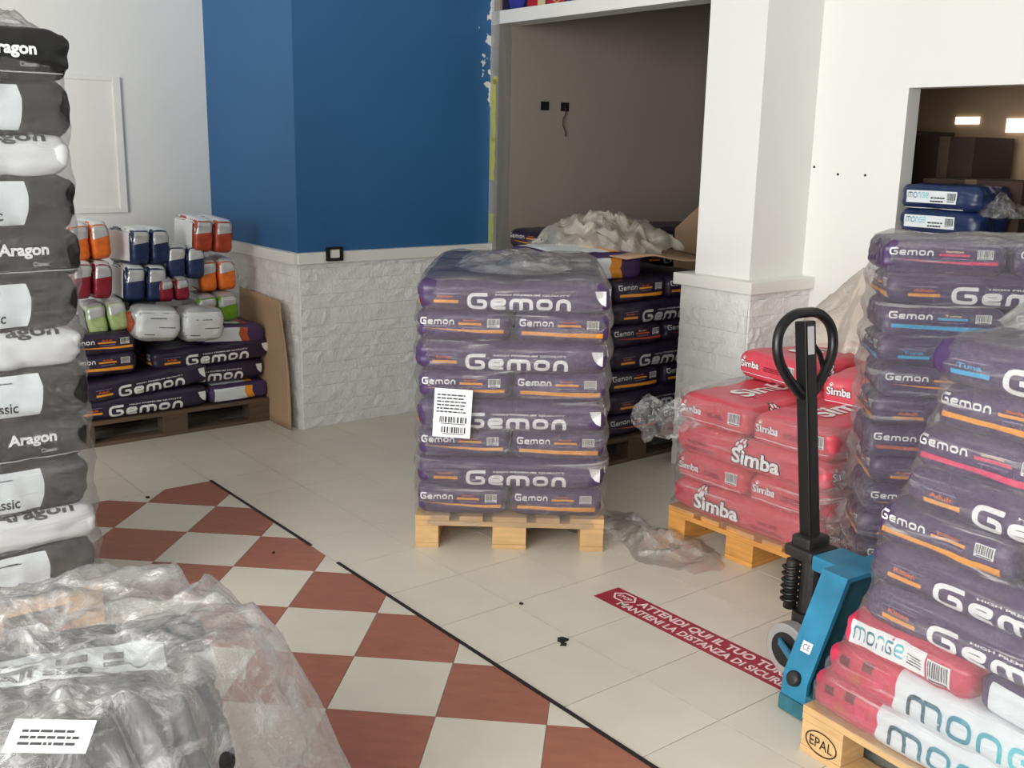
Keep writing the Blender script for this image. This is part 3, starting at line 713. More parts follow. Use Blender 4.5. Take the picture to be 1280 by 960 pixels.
# small fixtures
jx = empty('junction_box', B0 + U * .205 + V * .046 + Vector((0, 0, 1.04)), YU); tag(jx, 'open white junction box set in the rail of the blue wall', 'junction box')
mb = MB(); mb.box(-.05, .05, -.03, 0, -.04, -.028); mb.box(-.05, .05, -.03, 0, .028, .04); mb.box(-.05, -.036, -.03, 0, -.028, .028); mb.box(.036, .05, -.03, 0, -.028, .028); mb.build('box_rim', 'dark', jx)
MB().box(-.034, .030, -.022, -.002, -.022, .026).build('box_insert', 'white_gloss', jx, bevel=.003)
for x, lab in ((.3817, 'black empty socket box, left of two on the recess wall'), (.555, 'black socket box with hanging wire on the recess wall')):
    sk = empty('socket_box', R0 + U * x + V * .001 + Vector((0, 0, 1.932)), YU); tag(sk, lab, 'socket box')
    mb = MB(); h = .028; mb.box(-.034, .034, -.004, 0, h - .004, h); mb.box(-.034, .034, -.004, 0, -h, -h + .004); mb.box(-.034, -.030, -.004, 0, -h, h); mb.box(.030, .034, -.004, 0, -h, h); mb.build('box_rim', 'jack_black', sk)
    MB().box(-.030, .030, -.002, 0, -h + .004, h - .004).build('box_cavity', 'dark', sk)
    if x > .5:
        mb = MB(); mb.tube([(0, -.004, .0), (-.005, -.02, -.04), (-.03, -.022, -.08), (-.028, -.02, -.12), (.0, -.016, -.16), (.004, -.012, -.19)], .004, 6); mb.build('hanging_wire', 'wire', sk, True)

# floor sticker with its lettering
SP = Vector((.329, 3.707, 0.0004)); st = empty('floor_sticker', SP, YV); tag(st, 'red queue-here floor sticker with cream Italian lettering', 'sticker')
MB().box(0, 1.02, 0, .132, 0, .001).build('sticker_sheet', 'sticker_red', st)
def flatz(name, d, m, parent, z=.0016): 
    me = mesh_from(name, [(p[0], p[1], z) for p in d[0]], d[1], m); return link(name, me, parent)
flatz('lettering', T('ATTENDI QUI IL TUO TURNO', .155, .066, .755, .050, .035), 'sticker_print', st)
flatz('lettering', T('MANTIENI LA DISTANZA DI SICUREZZA', .105, .016, .86, .040, .03), 'sticker_print', st)
hexp = [(.085 + .052 * math.cos(PI / 3 * k), .084 + .036 * math.sin(PI / 3 * k)) for k in range(6)]
flatz('stop_hexagon', stroke(hexp, .008, True), 'sticker_print', st); flatz('stop_word', T('STOP', .052, .073, .066, .022, .03), 'sticker_print', st)

# ================================================================== CENTRE PALLET
FC_ = ((-.399, 4.165), -0.013)
pallet(FC_, .8, 1.2, 'wood', 'light pine pallet under the film-wrapped purple stack in the middle')
rows = [('p_orange', 'Regular', 1), ('p_orange', 'Regular', 2)]
HL = .1245
for i in range(8):
    z = .1445 + i * HL; sc = (1, 1, HL / .125)
    def G_(x, y, yaw, lab, s): place(gemon_proto('p_orange', 'Regular', s), 'pet_food_sack', FC_, x, y, z, yaw, lab, 'purple sacks on the centre pallet', sc)
    if i % 2 == 0:
        G_(.2, .4, PI / 2, 'purple sack end, left of the pair in %s layer of the middle pallet' % ORD[i], 1)
        G_(.6, .4, PI / 2, 'purple sack end, right of the pair in %s layer of the middle pallet' % ORD[i], 2)
        G_(.4, 1.0, PI, 'purple sack crosswise behind the pair in %s layer of the middle pallet' % ORD[i], 1)
    else:
        G_(.4, .2, 0, 'purple sack, big white logo outward, %s layer of the middle pallet' % ORD[i], 1 + (i // 2) % 2)
        G_(.4, .6, 0, 'purple sack in the middle row of %s layer, middle pallet' % ORD[i], 2)
        G_(.4, 1.0, PI, 'purple sack in the rear row of %s layer, middle pallet' % ORD[i], 1)
film_shell('stretch_film', FC_, .8, 1.2, .110, 1.150, 'film', 'clear stretch film wrapped round the purple stack in the middle', seed=1, off=.012, amp=.014, n=60, taper=.03, knot=.05)
crumple('film_cap', lambda a: .34 + .10 * math.cos(2 * a + PI), lambda r, a: .035 * (1 - r ** 3) + .004, 'film_milky', 'milky film gathered over the top of the middle stack', (.0, 4.62, 1.165), seed=81, n=60, rough=.022, freq=5)
lb = empty('delivery_label', (-.399 + .075, 4.125, .505), -.013); lb.rotation_euler = (0.0, 0.05, -.013); tag(lb, 'white delivery label with barcodes on the film of the middle stack', 'label')
MB().box(0, .155, -.001, 0, 0, .205).build('paper_sheet', 'paper', lb)
def flatx(name, d, m, parent, y=-.0018): link(name, mesh_from(name, [(p[0], y, p[1]) for p in d[0]], d[1], m), parent)
flatx('barcode', merge(barcode(.02, .055, .125, .035, 4), barcode(.03, .012, .11, .035, 5)), 'p_black', lb)
flatx('fine_print', fine_print(.012, .105, .12, .085, 6, 3), 'p_darkgrey', lb)

# ================================================================== STACK BESIDE THE PILLAR
FB = ((.354, 5.23), TH)
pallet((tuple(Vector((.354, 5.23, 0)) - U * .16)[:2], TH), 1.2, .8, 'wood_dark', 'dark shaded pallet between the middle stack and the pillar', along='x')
HB = .122
for i in range(7):
    z = .1445 + i * HB; sc = (1, 1, HB / .125)
    def G_(x, y, yaw, lab, s, ac='p_orange'): place(gemon_proto(ac, 'Regular', s, 'purple_shaded', True), 'pet_food_sack', FB, x, y, z, yaw, lab, 'purple sacks beside the pillar', sc)
    if i % 2 == 0:
        for c_, x in (('left', .02), ('centre', .42), ('right', .82)):
            G_(x, .4, PI / 2, 'dark purple sack end, %s of three in %s layer beside the pillar' % (c_, ORD[i]), 1 + (i // 2) % 2, 'p_orange' if i % 4 else 'p_rust')
    else:
        G_(.62, .2, 0, 'dark purple sack, big logo outward, %s layer beside the pillar' % ORD[i], 1)
        G_(.62, .6, PI, 'dark purple sack at the rear of %s layer beside the pillar' % ORD[i], 2)
        G_(.02, .4, PI / 2, 'dark purple sack end at the left of %s layer beside the pillar' % ORD[i], 2)
# a part-white sack thrown on top, cardboard sheet, plastic
def on(frame, x, y, z=0):
    o, fy = frame; c, s = math.cos(fy), math.sin(fy); return Vector((o[0] + c * x - s * y, o[1] + s * x + c * y, z))
def half_white_sack(name, frame, x, y, z, yaw, tilt, label, stripe='p_orange', seed=21, L=.62, W=.4, H=.10):
    me, bv = sack_body(L, W, H, seed, m='purple', bulge=.012); b = link(name, me, None, on(frame, x, y, z), (tilt[0], tilt[1], frame[1] + yaw)); tag(b, label, 'sack')
    for f, zc, hh in (('-y', H / 2, H * .36), ('+z', 0, W * .40)):
        link('white_panel', decal('white_panel', bv, f, poly([(-L * .42, -hh), (L * .14, -hh), (L * .08, 0), (L * .10, hh), (-L * .42, hh)]), 'p_panel', zc=zc), b)
        link('colour_stripe', decal('colour_stripe', bv, f, poly([(L * .14, -hh), (L * .26, -hh), (L * .21, 0), (L * .22, hh), (L * .10, hh), (L * .08, 0)]), stripe, zc=zc), b)
    return b
half_white_sack('pet_food_sack', FB, .16, .26, 1.0, .05, (.06, .03), 'white and purple sack with orange stripe lying atop the stack beside the pillar', H=.15, L=.66)
cs = empty('cardboard_sheet', on(FB, .34, -.02, 1.02), TH); tag(cs, 'flat cardboard sheet laid over the stack beside the pillar', 'cardboard')
mb = MB(); vs = []; N = 12
for j in range(N + 1):
    for i in range(N + 1):
        x = -.10 + .86 * i / N; y = -.03 + .80 * j / N; vs.append((x, y, .11 - .09 * max(0, (x - .1) / .66) * (1 - j / N) + .01 * noise.noise(Vector((x * 5, y * 5, 0)))))
fs = [(j * (N + 1) + i, j * (N + 1) + i + 1, (j + 1) * (N + 1) + i + 1, (j + 1) * (N + 1) + i) for j in range(N) for i in range(N)]
so = link('board', mesh_from('board', vs, fs, 'cardboard', True), cs); md = so.modifiers.new('thick', 'SOLIDIFY'); md.thickness = .006
crumple('crumpled_film', lambda a: .34 + .12 * math.cos(a) ** 2, lambda r, a: .17 * (1 - r ** 2) + .01, 'film_beige', 'crumpled milky plastic heap on the cardboard beside the pillar', on(FB, .52, .42, 1.11), seed=3, rough=.06, freq=7, yaw=TH - .2)
# cardboard leaning in the recess, and dark sacks along the recess wall
cb = MB(); cb.prism([(0, 0), (.52, 0), (.52, 1.10), (.26, 1.40), (.0, 1.16)], 0, .008)
co = cb.build('cardboard_sheet', 'cardboard', loc=E0 + U * 1.02 + V * .72 + Vector((0, 0, .002)), rot=(PI / 2 - .05, 0, YU - .55)); tag(co, 'peaked brown cardboard sheet standing in the recess behind the plastic heap', 'cardboard')
FR_ = (tuple((R0 + U * .02 + V * .52)[:2]), TH)
for i in range(9):
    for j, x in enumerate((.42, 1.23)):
        place(gemon_proto('p_orange', 'Regular', 1 + (i + j) % 2, 'purple_shaded', True), 'pet_food_sack', FR_, x, .25, .002 + i * .128, 0, 'dark purple sack in the recess, %s layer, %s pile' % (ORD[i], ['nearer', 'farther'][j]), 'dark sacks stacked in the recess', (1, 1.1, 1.02))

# ================================================================== RED DOG-FOOD PALLET
FS = ((.705, 4.372), YV)
pallet(FS, .8, 1.2, 'wood_orange', 'orange pine pallet under the red sacks')
HS = .127
for i in range(4):
    z = .1445 + i * HS
    def S_(x, y, yaw, lab, s): place(simba_proto(s), 'dog_food_sack', FS, x, y, z, yaw, lab, 'red dog food sacks')
    if i % 2 == 0:
        S_(.4, .2, 0, 'red sack, big white logo outward, front row of %s layer, red pallet' % ORD[i], 1 if i == 0 else 2)
        S_(.4, .6, 0, 'red sack in the middle row of %s layer, red pallet' % ORD[i], 2)
        S_(.4, 1.0, PI, 'red sack in the rear row of %s layer, red pallet' % ORD[i], 1)
    else:
        S_(.2, .4, PI / 2, 'red sack end, left of the pair in %s layer, red pallet' % ORD[i], 1)
        S_(.6, .4, PI / 2, 'red sack end, right of the pair in %s layer, red pallet' % ORD[i], 2)
        S_(.4, 1.0, PI, 'red sack crosswise at the rear of %s layer, red pallet' % ORD[i], 1)
place(simba_proto(1), 'dog_food_sack', FS, .21, .80, .655, PI / 2 - .1, 'red sack lying loose on top of the red pallet, nearer the pillar', 'red dog food sacks', (1, 1, 1), (0, .03))
place(simba_proto(2), 'dog_food_sack', FS, .62, .78, .655, PI / 2 + .12, 'red sack lying loose on top of the red pallet, nearer the right stack', 'red dog food sacks', (1, 1, 1.05), (.0, -.04))
film_shell('stretch_film', FS, .8, 1.2, .150, .665, 'film', 'torn clear film wrapped round the red sacks', seed=5, off=.014, amp=.022, n=30, top=False, skirt=.03, layer=.127)
crumple('torn_film', lambda a: .30 + .1 * math.cos(2 * a), lambda r, a: .05 + .10 * (1 - r), 'film_thin', 'torn clear film bunched at the right flank of the red stack', on(FS, .84, .22, .36), seed=9, rough=.10, freq=7, yaw=0).rotation_euler = (PI / 2 - .2, 0, TH)
crumple('torn_film', lambda a: .13 + .05 * math.cos(2 * a), lambda r, a: .02 + .05 * (1 - r), 'film_loose', 'scrap of torn film hanging off the left corner of the red stack', on(FS, -.02, .02, .52), seed=12, n=36, rough=.05, freq=11).rotation_euler = (PI / 2, 0, YU - 1.2)
crumple('plastic_sheet', lambda a: .34 + .08 * math.cos(2 * a), lambda r, a: .33 * (1 - r ** 2) + .02, 'film_beige', 'beige plastic sheet humped over the back of the red stack', on(FS, .44, .86, .80), seed=15, rough=.06, freq=4, yaw=YV)

# plastic sheet on the floor
crumple('plastic_sheet', lambda a: .27 + .15 * math.cos(2 * (a + .9)), lambda r, a: .05 * (1 - r) + .004, 'film_loose', 'crumpled clear plastic sheet on the floor between the pallets', (.58, 4.30, .001), seed=21, rough=.035, freq=6, yaw=0)
# bits of litter
for k, (x, y, s) in enumerate(((.193, 3.335, .017), (.196, 3.30, .013), (.05, 3.62, .006), (-.98, 4.07, .006), (-1.73, 4.72, .010))):
    rg = random.Random(k); pts = [(s * (1 + .5 * rg.uniform(-1, 1)) * math.cos(t * PI / 4), s * (1 + .5 * rg.uniform(-1, 1)) * math.sin(t * PI / 4)) for t in range(8)]
    mb = MB(); mb.prism(pts, 0, .003 + .003 * rg.random()); o = mb.build('litter_scrap', 'dark', loc=(x, y, .0005))
    tag(o, ['larger black scrap on the pale tiles left of the sticker', 'smaller black scrap beside the larger one left of the sticker', 'tiny dark speck on the pale tiles', 'tiny dark speck beside the black edge strip', 'dark crumb near the corner of the chequered floor'][k], 'litter', 'floor litter')

# ================================================================== RIGHT FRONT PALLET (held on the pallet jack)
FY2 = math.radians(-57); FF = ((.848, 2.687), FY2)
pfr = pallet(FF, 1.2, .8, 'wood', 'pine pallet with oval stamp on its corner block, lower right', along='x')
def flats(name, d, m, parent, y=-.0016): return link(name, mesh_from(name, [(p[0] + .012, y, p[1] + .012) for p in d[0]], d[1], m), parent)
so_ = flats('stamp_oval', ring(.062, .043, .056, .036, .004, 28), 'p_black', pfr); flats('stamp_letters', T('EPAL', .022, .028, .08, .030, .0), 'p_black', so_)
HF = .111; OFF = [.0, .05, .10, .15, .15, .17, .225, .25, .29, .285]
def F_(proto, i, x, y, yaw, lab, dz=0, sx=1.0, tilt=(0, 0), nm='pet_food_sack'):
    return place(proto, nm, FF, x, y, .1445 + i * HF + dz, yaw, lab, 'sacks on the lower right pallet', (sx, 1, HF / .125), tilt)
for i in range(10):
    o_ = OFF[i]; z_ = ORD[i]
    if i in (0, 1):
        F_(monge_proto('long', 31 + i), i, o_ + .40, .2, 0, 'pink and white sack with big teal lettering, %s layer of lower right stack' % z_)
        F_(monge_proto('long', 31 + i), i, o_ + .40, .6, PI, 'pink sack at the back of %s layer of lower right stack' % z_)
    elif i == 2:
        F_(monge_proto('end', 34), i, o_ + .19, .4, PI / 2, 'pink sack end with white teal-lettered label, lower right stack')
        half_white_sack('pet_food_sack', FF, o_ + .62, .22, .1445 + i * HF, .0, (0, 0), 'purple sack with white panel in third layer of lower right stack', seed=37, L=.46, H=.105)
    elif i in (3, 4):
        F_(gemon_proto('p_orange', 'Kitten', 3), i, o_ + .40, .2, 0, 'purple kitten food sack, big logo outward, %s layer of lower right stack' % z_)
        F_(gemon_proto('p_orange', 'Kitten', 3), i, o_ + .40, .6, PI, 'purple sack at the back of %s layer of lower right stack' % z_)
    elif i == 5:
        F_(gemon_proto('p_orange', 'Kitten', 4), i, o_ + .19, .4, PI / 2, 'purple kitten food sack end with fine orange line, sixth layer of lower right stack')
        F_(gemon_proto('p_orange', 'Kitten', 5), i, o_ + .56, .42, PI / 2 + .05, 'purple kitten food sack end with broad orange band, sixth layer of lower right stack', tilt=(0, 0))
    elif i == 6:
        F_(gemon_proto('p_orange', 'Adult', 6), i, o_ + .40, .2, 0, 'purple adult food sack, big logo outward, seventh layer of lower right stack')
        F_(gemon_proto('p_orange', 'Adult', 6), i, o_ + .40, .6, PI, 'purple sack at the back of seventh layer of lower right stack')
    elif i == 7:
        F_(gemon_proto('p_pink', 'Sterilised', 4), i, o_ + .19, .4, PI / 2, 'purple sack end with pink band, left of two in lower right stack')
        F_(gemon_proto('p_pink', 'Sterilised', 4), i, o_ + .58, .4, PI / 2, 'purple sack end with pink band, right of two in lower right stack')
    elif i == 8:
        F_(gemon_proto('p_orange', 'Sterilised', 4), i, o_ + .19, .4, PI / 2, 'purple sterilised food sack end with orange band, ninth layer of lower right stack', sx=.98)
        F_(gemon_proto('p_orange', 'Sterilised', 4), i, o_ + .58, .4, PI / 2, 'purple sack end with orange band, right side of ninth layer, lower right stack')
    else:
        F_(gemon_proto('p_blue', 'Tuna', 6), i, o_ + .38, .2, 0, 'purple sack with blue name bar, topmost on lower right stack')
        F_(gemon_proto('p_blue', 'Tuna', 6), i, o_ + .38, .6, PI, 'purple sack at the back of the topmost layer of lower right stack')
# clear film round it, following the stack as it narrows upward
def film_lean(name, frame, lv, ly, m, label, seed, off=.012, amp=.012):
    """lv: list of (z, x0, x1); film skin following a leaning stack"""
    o, fy = frame; N = 120; R_ = 150; vs = []; fs = []
    for j in range(R_ + 1):
        z = lv[0][0] + (lv[-1][0] - lv[0][0]) * j / R_; k = max(i for i in range(len(lv)) if lv[i][0] <= z + 1e-9); k = min(k, len(lv) - 2)
        t = (z - lv[k][0]) / (lv[k + 1][0] - lv[k][0]); x0 = lv[k][1] * (1 - t) + lv[k + 1][1] * t; x1 = lv[k][2] * (1 - t) + lv[k + 1][2] * t
        for i in range(N):
            a = 2 * PI * i / N; c, s = math.cos(a), math.sin(a); kk = (abs(c) ** 9 + abs(s) ** 9) ** (-1 / 9)
            q = Vector((c * 2 + seed, s * 2, z)); ex = off + abs(noise.noise(Vector((q.x * 1.6, q.y * 1.6, z * 9)))) * amp + noise.noise(Vector((q.x * 6, q.y * 6, z * 26))) * amp * .35 + .0045 * noise.noise(Vector((q.x * 1.1, q.y * 1.1, z * 34)))
            vs.append(((x0 + x1) / 2 + ((x1 - x0) / 2 + ex) * c * kk, ly / 2 + (ly / 2 + ex) * s * kk, z + noise.noise(q * 2.3) * .004))
    for j in range(R_):
        for i in range(N): fs.append((j * N + i, j * N + (i + 1) % N, (j + 1) * N + (i + 1) % N, (j + 1) * N + i))
    base = R_ * N; K = 8; xc = (lv[-1][1] + lv[-1][2]) / 2; z1 = lv[-1][0]
    for k in range(1, K + 1):
        g = 1 - k / K
        for i in range(N):
            b = vs[base + i]; x = xc + (b[0] - xc) * g; y = ly / 2 + (b[1] - ly / 2) * g
            vs.append((x, y, z1 + .012 + noise.noise(Vector((x * 7 + seed, y * 7, 2))) * .02))
        for i in range(N):
            a = base + (k - 1) * N; c = base + k * N; fs.append((a + i, a + (i + 1) % N, c + (i + 1) % N, c + i))
    ob = link(name, mesh_from(name, vs, fs, m, True), None, (o[0], o[1], 0), (0, 0, fy)); tag(ob, label, 'plastic film'); return ob
film_lean('stretch_film', FF, [(.15, .0, .80)] + [(.1445 + (i + .5) * HF, OFF[i], OFF[i] + .79) for i in range(10)] + [(.1445 + 10 * HF + .008, OFF[9] + .03, OFF[9] + .76)], .8, 'film', 'clear stretch film round the leaning lower right stack', 7)
crumple('crumpled_film', lambda a: .36 + .06 * math.cos(2 * a), lambda r, a: .19 * (1 - r ** 2.2) + .01, 'film_loose', 'clear film gathered in a clump on top of the lower right stack', on(FF, .70, .36, 1.262), seed=31, rough=.05, freq=5, yaw=FY2)

# ================================================================== PALLET JACK
jk = empty('pallet_jack', on(FF, .035, 0, 0), FY2); tag(jk, 'blue hand pallet jack with black upright handle beside the lower right pallet', 'pallet jack')
X0, X1 = -.225, -.13
outer = [(.12, .02), (.125, .12), (.265, .43), (.535, .43), (.675, .12), (.68, .02)]; th_ = .014
cyc = .4
inner = [(y + (th_ if y < cyc else -th_), z - (0 if z < .4 else th_)) for y, z in outer]
def xprism(poly_, x0, x1):
    mb = MB(); n = len(poly_); mb.add([(x0, p[0], p[1]) for p in poly_] + [(x1, p[0], p[1]) for p in poly_], [tuple(range(n)), tuple(range(n, 2 * n))[::-1]] + [(i, (i + 1) % n, n + (i + 1) % n, n + i) for i in range(n)]); return mb
vs = []; fs = []
for x in (X0, X1):
    for p in outer: vs.append((x, p[0], p[1]))
    for p in inner: vs.append((x, p[0], p[1]))
n6 = 6
for i in range(n6 - 1):
    fs += [(i, i + 1, 12 + i + 1, 12 + i), (6 + i, 12 + 6 + i, 12 + 7 + i, 7 + i), (i, 6 + i, 7 + i, i + 1), (12 + i, 12 + i + 1, 12 + 7 + i, 12 + 6 + i)]
fs += [(0, 12, 18, 6), (5, 11, 23, 17)]
link('head_frame', mesh_from('head_frame', vs, fs, 'jack_blue'), jk)
xprism([(p[0], p[1]) for p in inner], X1 - .04, X1 - .03).build('back_plate', 'jack_blue_worn_shaded', jk)
xprism([(.14, .02), (.145, .12), (.28, .425), (.52, .425), (.655, .12), (.66, .02)], X0 + .03, X0 + .04).build('front_plate', 'jack_iron', jk)
MB().box(X0 - .002, X1 + .002, .114, .14, .004, .055).build('heel_shoe', 'jack_blue_worn_shaded', jk, bevel=.005)
MB().box(X0 - .10, X0, .33, .47, .375, .425).build('pivot_bracket', 'jack_blue', jk, bevel=.006)
for y0 in (.125, .505):
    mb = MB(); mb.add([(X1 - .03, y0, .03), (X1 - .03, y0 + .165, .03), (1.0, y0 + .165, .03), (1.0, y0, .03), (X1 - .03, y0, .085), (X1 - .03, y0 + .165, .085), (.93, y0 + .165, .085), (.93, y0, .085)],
        [(0, 3, 2, 1), (4, 5, 6, 7), (0, 1, 5, 4), (1, 2, 6, 5), (2, 3, 7, 6), (3, 0, 4, 7)]); mb.build('fork', 'jack_blue_worn_shaded', jk, bevel=.004)
# bolt and CE plate on the sloping strip
ed = (Vector((0, .265, .43)) - Vector((0, .125, .12))).normalized(); nrm = Vector((0, -ed.z, ed.y))
def on_strip(t, x): return Vector((x, .125, .12)) + ed * t + nrm * 0.0
mb = MB(); c = on_strip(-.0, -.178) ; mb.tube([c, c + nrm * .012, c + nrm * .018], [.024, .024, .016], 14); mb.build('bolt_cap', 'jack_iron', jk, True)
p = [on_strip(t, x) + nrm * .0012 for t, x in ((.085, -.197), (.085, -.160), (.118, -.160), (.118, -.197))]
ce = link('approval_plate', mesh_from('approval_plate', p, [(0, 1, 2, 3)], 'paper'), jk)
d = T('CE', -.013, -.009, .026, .018, .0); cc = on_strip(.1015, -.1785) + nrm * .002
link('approval_letters', mesh_from('approval_letters', [cc + Vector((1, 0, 0)) * q[0] + ed * q[1] for q in d[0]], d[1], 'p_black'), ce)
# pump, spring, wheels
mb = MB(); mb.tube([(-.375, .4, .10), (-.375, .4, .20), (-.375, .4, .20), (-.375, .4, .40)], [.055, .055, .04, .04], 16); mb.build('pump_body', 'jack_iron', jk)
mb = MB(); mb.tube([(-.425, .36, .20), (-.425, .36, .37)], [.022, .022], 12); mb.build('piston', 'jack_iron', jk, True)
mb = MB(); mb.tube([(-.425 + .030 * math.cos(t * .5), .36 + .030 * math.sin(t * .5), .215 + t * .0018) for t in range(0, 80)], .0055, 6); mb.build('return_spring', 'jack_black', jk, True)
MB().box(-.44, X0 + .03, .33, .47, .075, .13).build('pump_base', 'jack_iron', jk, bevel=.006)
MB().box(-.45, -.33, .335, .465, .385, .425).build('pump_head', 'jack_iron', jk, bevel=.012)
mb = MB(); mb.tube([(-.365, .30, .085), (-.365, .50, .085)], .012, 10); mb.build('wheel_axle', 'steel', jk, True)
for y0 in (.29, .455):
    mb = MB(); R1 = .088
    mb.tube([(-.365, y0, .088), (-.365, y0 + .004, .088), (-.365, y0 + .046, .088), (-.365, y0 + .05, .088)], [R1 - .006, R1, R1, R1 - .006], 28); w_ = mb.build('steer_wheel', 'wheel_grey', jk, False)
    mb = MB(); mb.tube([(-.365, y0 - .002, .088), (-.365, y0 + .052, .088)], .060, 20); mb.build('wheel_hub', 'rubber', w_)
mb = MB(); mb.prism([(-.39, .278), (-.25, .2), (-.25, .215), (-.39, .29)], .10, .125); mb.build('link_arm', 'jack_blue', jk, bevel=.003)
# tiller
PV = Vector((-.395, .40, .415)); ax = Vector((-.135, 0, 1)).normalized(); ay = Vector((0, 1, 0)); az = ax.cross(ay)
def til(a, b, c=0): return PV + ax * a + ay * b + az * c
mb = MB(); hw = .024
mb.add([til(a, b, c) for a in (-.02, .742) for b, c in ((-hw, -hw), (hw, -hw), (hw, hw), (-hw, hw))], [(0, 3, 2, 1), (4, 5, 6, 7), (0, 1, 5, 4), (1, 2, 6, 5), (2, 3, 7, 6), (3, 0, 4, 7)])
mb.build('tow_bar', 'jack_black', jk, bevel=.006)
MB().box(-.435, -.355, .35, .45, .375, .46).build('tiller_knuckle', 'jack_iron', jk, bevel=.012)
lp = roundpath([(.475, 0), (.60, -.125), (.745, -.125), (.775, 0), (.745, .125), (.60, .125)], .07, True, 7)
lp = roundpath([(.475, 0), (.575, -.095), (.64, -.132), (.72, -.125), (.768, -.06), (.768, .06), (.72, .125), (.64, .132), (.575, .095)], .06, True, 5)
mb = MB(); mb.tube([til(a, b, 0) for a, b in lp], .0165, 12, closed=True); mb.build('handle_loop', 'jack_black', jk, True)
mb = MB(); mb.tube([til(.66, .02, .0), til(.655, .045, .005), til(.63, .075, .01), (til(.585, .093, .012)), til(.57, .095, .012)], [.011, .010, .009, .009, .011], 8); mb.build('release_lever', 'jack_black', jk, True)
pq = [til(a, b, s * (hw + .001)) for s in (1,) for a, b in ((.635, -.018), (.635, .012), (.725, .012), (.725, -.018))]
sgn = -1 if (til(0, 0, 1) - til(0, 0, 0)).dot(Vector((1, 0, 0))) < 0 else 1
pq = [til(a, b, sgn * (hw + .001)) for a, b in ((.635, -.018), (.635, .012), (.725, .012), (.725, -.018))]
pt = link('rating_plate', mesh_from('rating_plate', pq, [(0, 1, 2, 3)], 'p_grey'), jk)

# ================================================================== RIGHT BACK STACK
FQ = ((1.215, 3.41), math.radians(-8))
HQ = .1045
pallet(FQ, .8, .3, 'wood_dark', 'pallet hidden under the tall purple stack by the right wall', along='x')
for i in range(12):
    z = .1445 + i * HQ; dx = .012 * math.sin(i * 2.1)
    acc = {11: ('p_pink', 'Sterilised'), 10: ('p_orange', 'Adult'), 9: ('p_blue', 'Tuna'), 8: ('p_blue', 'Tuna'), 5: ('p_rust', 'Adult')}.get(i, ('p_orange', 'Adult'))
    if i % 2 == 1:
        for nm, x in (('left', .2), ('right', .6)):
            place(gemon_proto(acc[0], acc[1], 4 + (i // 2) % 2), 'pet_food_sack', FQ, x + dx, .15, z, PI / 2, 'purple sack end, %s of pair, %s layer of the tall right stack' % (nm, ORD[i]), 'purple sacks in the tall right stack', (.375, 1, HQ / .125))
    else:
        place(gemon_proto(acc[0], acc[1], 6), 'pet_food_sack', FQ, .4 + dx, .15, z, 0, 'purple sack, big logo outward, %s layer of the tall right stack' % ORD[i], 'purple sacks in the tall right stack', (1, .76, HQ / .125))
film_shell('stretch_film', FQ, .8, .3, .12, .145 + 12 * HQ + .006, 'film', 'clear stretch film round the tall purple stack by the right wall', seed=13, off=.012, amp=.014, n=60, taper=.02, layer=HQ)
# navy sacks in the opening
FO = (tuple((W0 + V * .515 + U * .0)[:2]), YV)
for i in range(2):
    me, bv = sack_body(.40, .30, .112, 41 + i, m='sack_navy', wr=.005); b = link('pet_food_sack', me, None, on(FO, .215, .12, OZ0 + .012 + i * .113), (0, 0, YV)); tag(b, 'navy sack with white label in the storeroom opening, %s one' % ['lower', 'upper'][i], 'sack', 'navy sacks in the opening')
    l_ = link('white_label', decal('white_label', bv, '-y', rect(-.16, -.026, .09, .030), 'p_panel', zc=.056), b)
    link('logo', decal('logo', bv, '-y', shift(logo('monge', .10, .026, .16), -.15, -.004), 'p_teal', .0025, zc=.056), l_)
    link('barcode_bars', decal('barcode_bars', bv, '-y', barcode(.04, -.02, .045, .045, 3), 'p_black', .0025, zc=.056), l_)
    link('fine_print', decal('fine_print', bv, '-y', fine_print(-.04, -.02, .07, .03, 2, 5), 'p_black', .0025, zc=.056), l_)
    link('white_line', decal('white_line', bv, '-y', rect(-.19, -.052, .12, -.048), 'p_white', zc=.056), b)
crumple('crumpled_film', lambda a: .11, lambda r, a: .09 * (1 - r ** 2), 'film_loose', 'tuft of clear film at the end of the navy sacks', on(FO, .44, .10, OZ0 + .10), seed=44, n=32, rough=.04, freq=10)
MB_ = MB().box(.03, .42, .05, .3, 0, .012).build('shelf_board', 'wood_dark', None, loc=on(FO, 0, 0, OZ0), rot=(0, 0, YV)); tag(MB_, 'thin dark board under the navy sacks in the opening', 'board')

# ================================================================== BACK LEFT PILE
FL = ((-2.411, 5.437), TH)
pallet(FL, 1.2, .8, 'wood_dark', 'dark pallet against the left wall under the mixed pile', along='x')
def L_(x, y, z, yaw, lab, s=1, sc=(1, 1, 1), tilt=(0, 0), ac='p_orange'): return place(gemon_proto(ac, 'Adult', s, 'purple_shaded'), 'pet_food_sack', FL, x, y, z, yaw, lab, 'dark purple sacks in the left pile', sc, tilt)
L_(.42, .2, .145, 0, 'dark purple sack at lower left on the pile by the left wall', 1, (1, 1, .95))
half_white_sack('pet_food_sack', FL, 1.0, .2, .145, .02, (0, 0), 'dark purple sack with white and orange patch at lower right of left pile', seed=51, L=.38, W=.38, H=.105)
L_(.4, .6, .145, PI, 'dark purple sack behind the lowest row of the left pile', 2)
L_(.46, .2, .265, 0, 'dark purple sack tilted up to the right in the left pile', 2, (.9, 1, .95), (0, -.07))
L_(.84, .24, .268, 0, 'dark purple sack right of the tilted one in the left pile', 1, (.88, 1, .95), (0, .02))
L_(.4, .62, .27, PI, 'dark purple sack behind the second row of the left pile', 2)
L_(.86, .21, .386, 0, 'dark purple sack with bold logo, third row of left pile', 1, (.92, 1, .95), (0, -.02))
L_(.22, .4, .392, PI / 2, 'dark purple sack end beside the charcoal stack, lower one of left pile', 2)
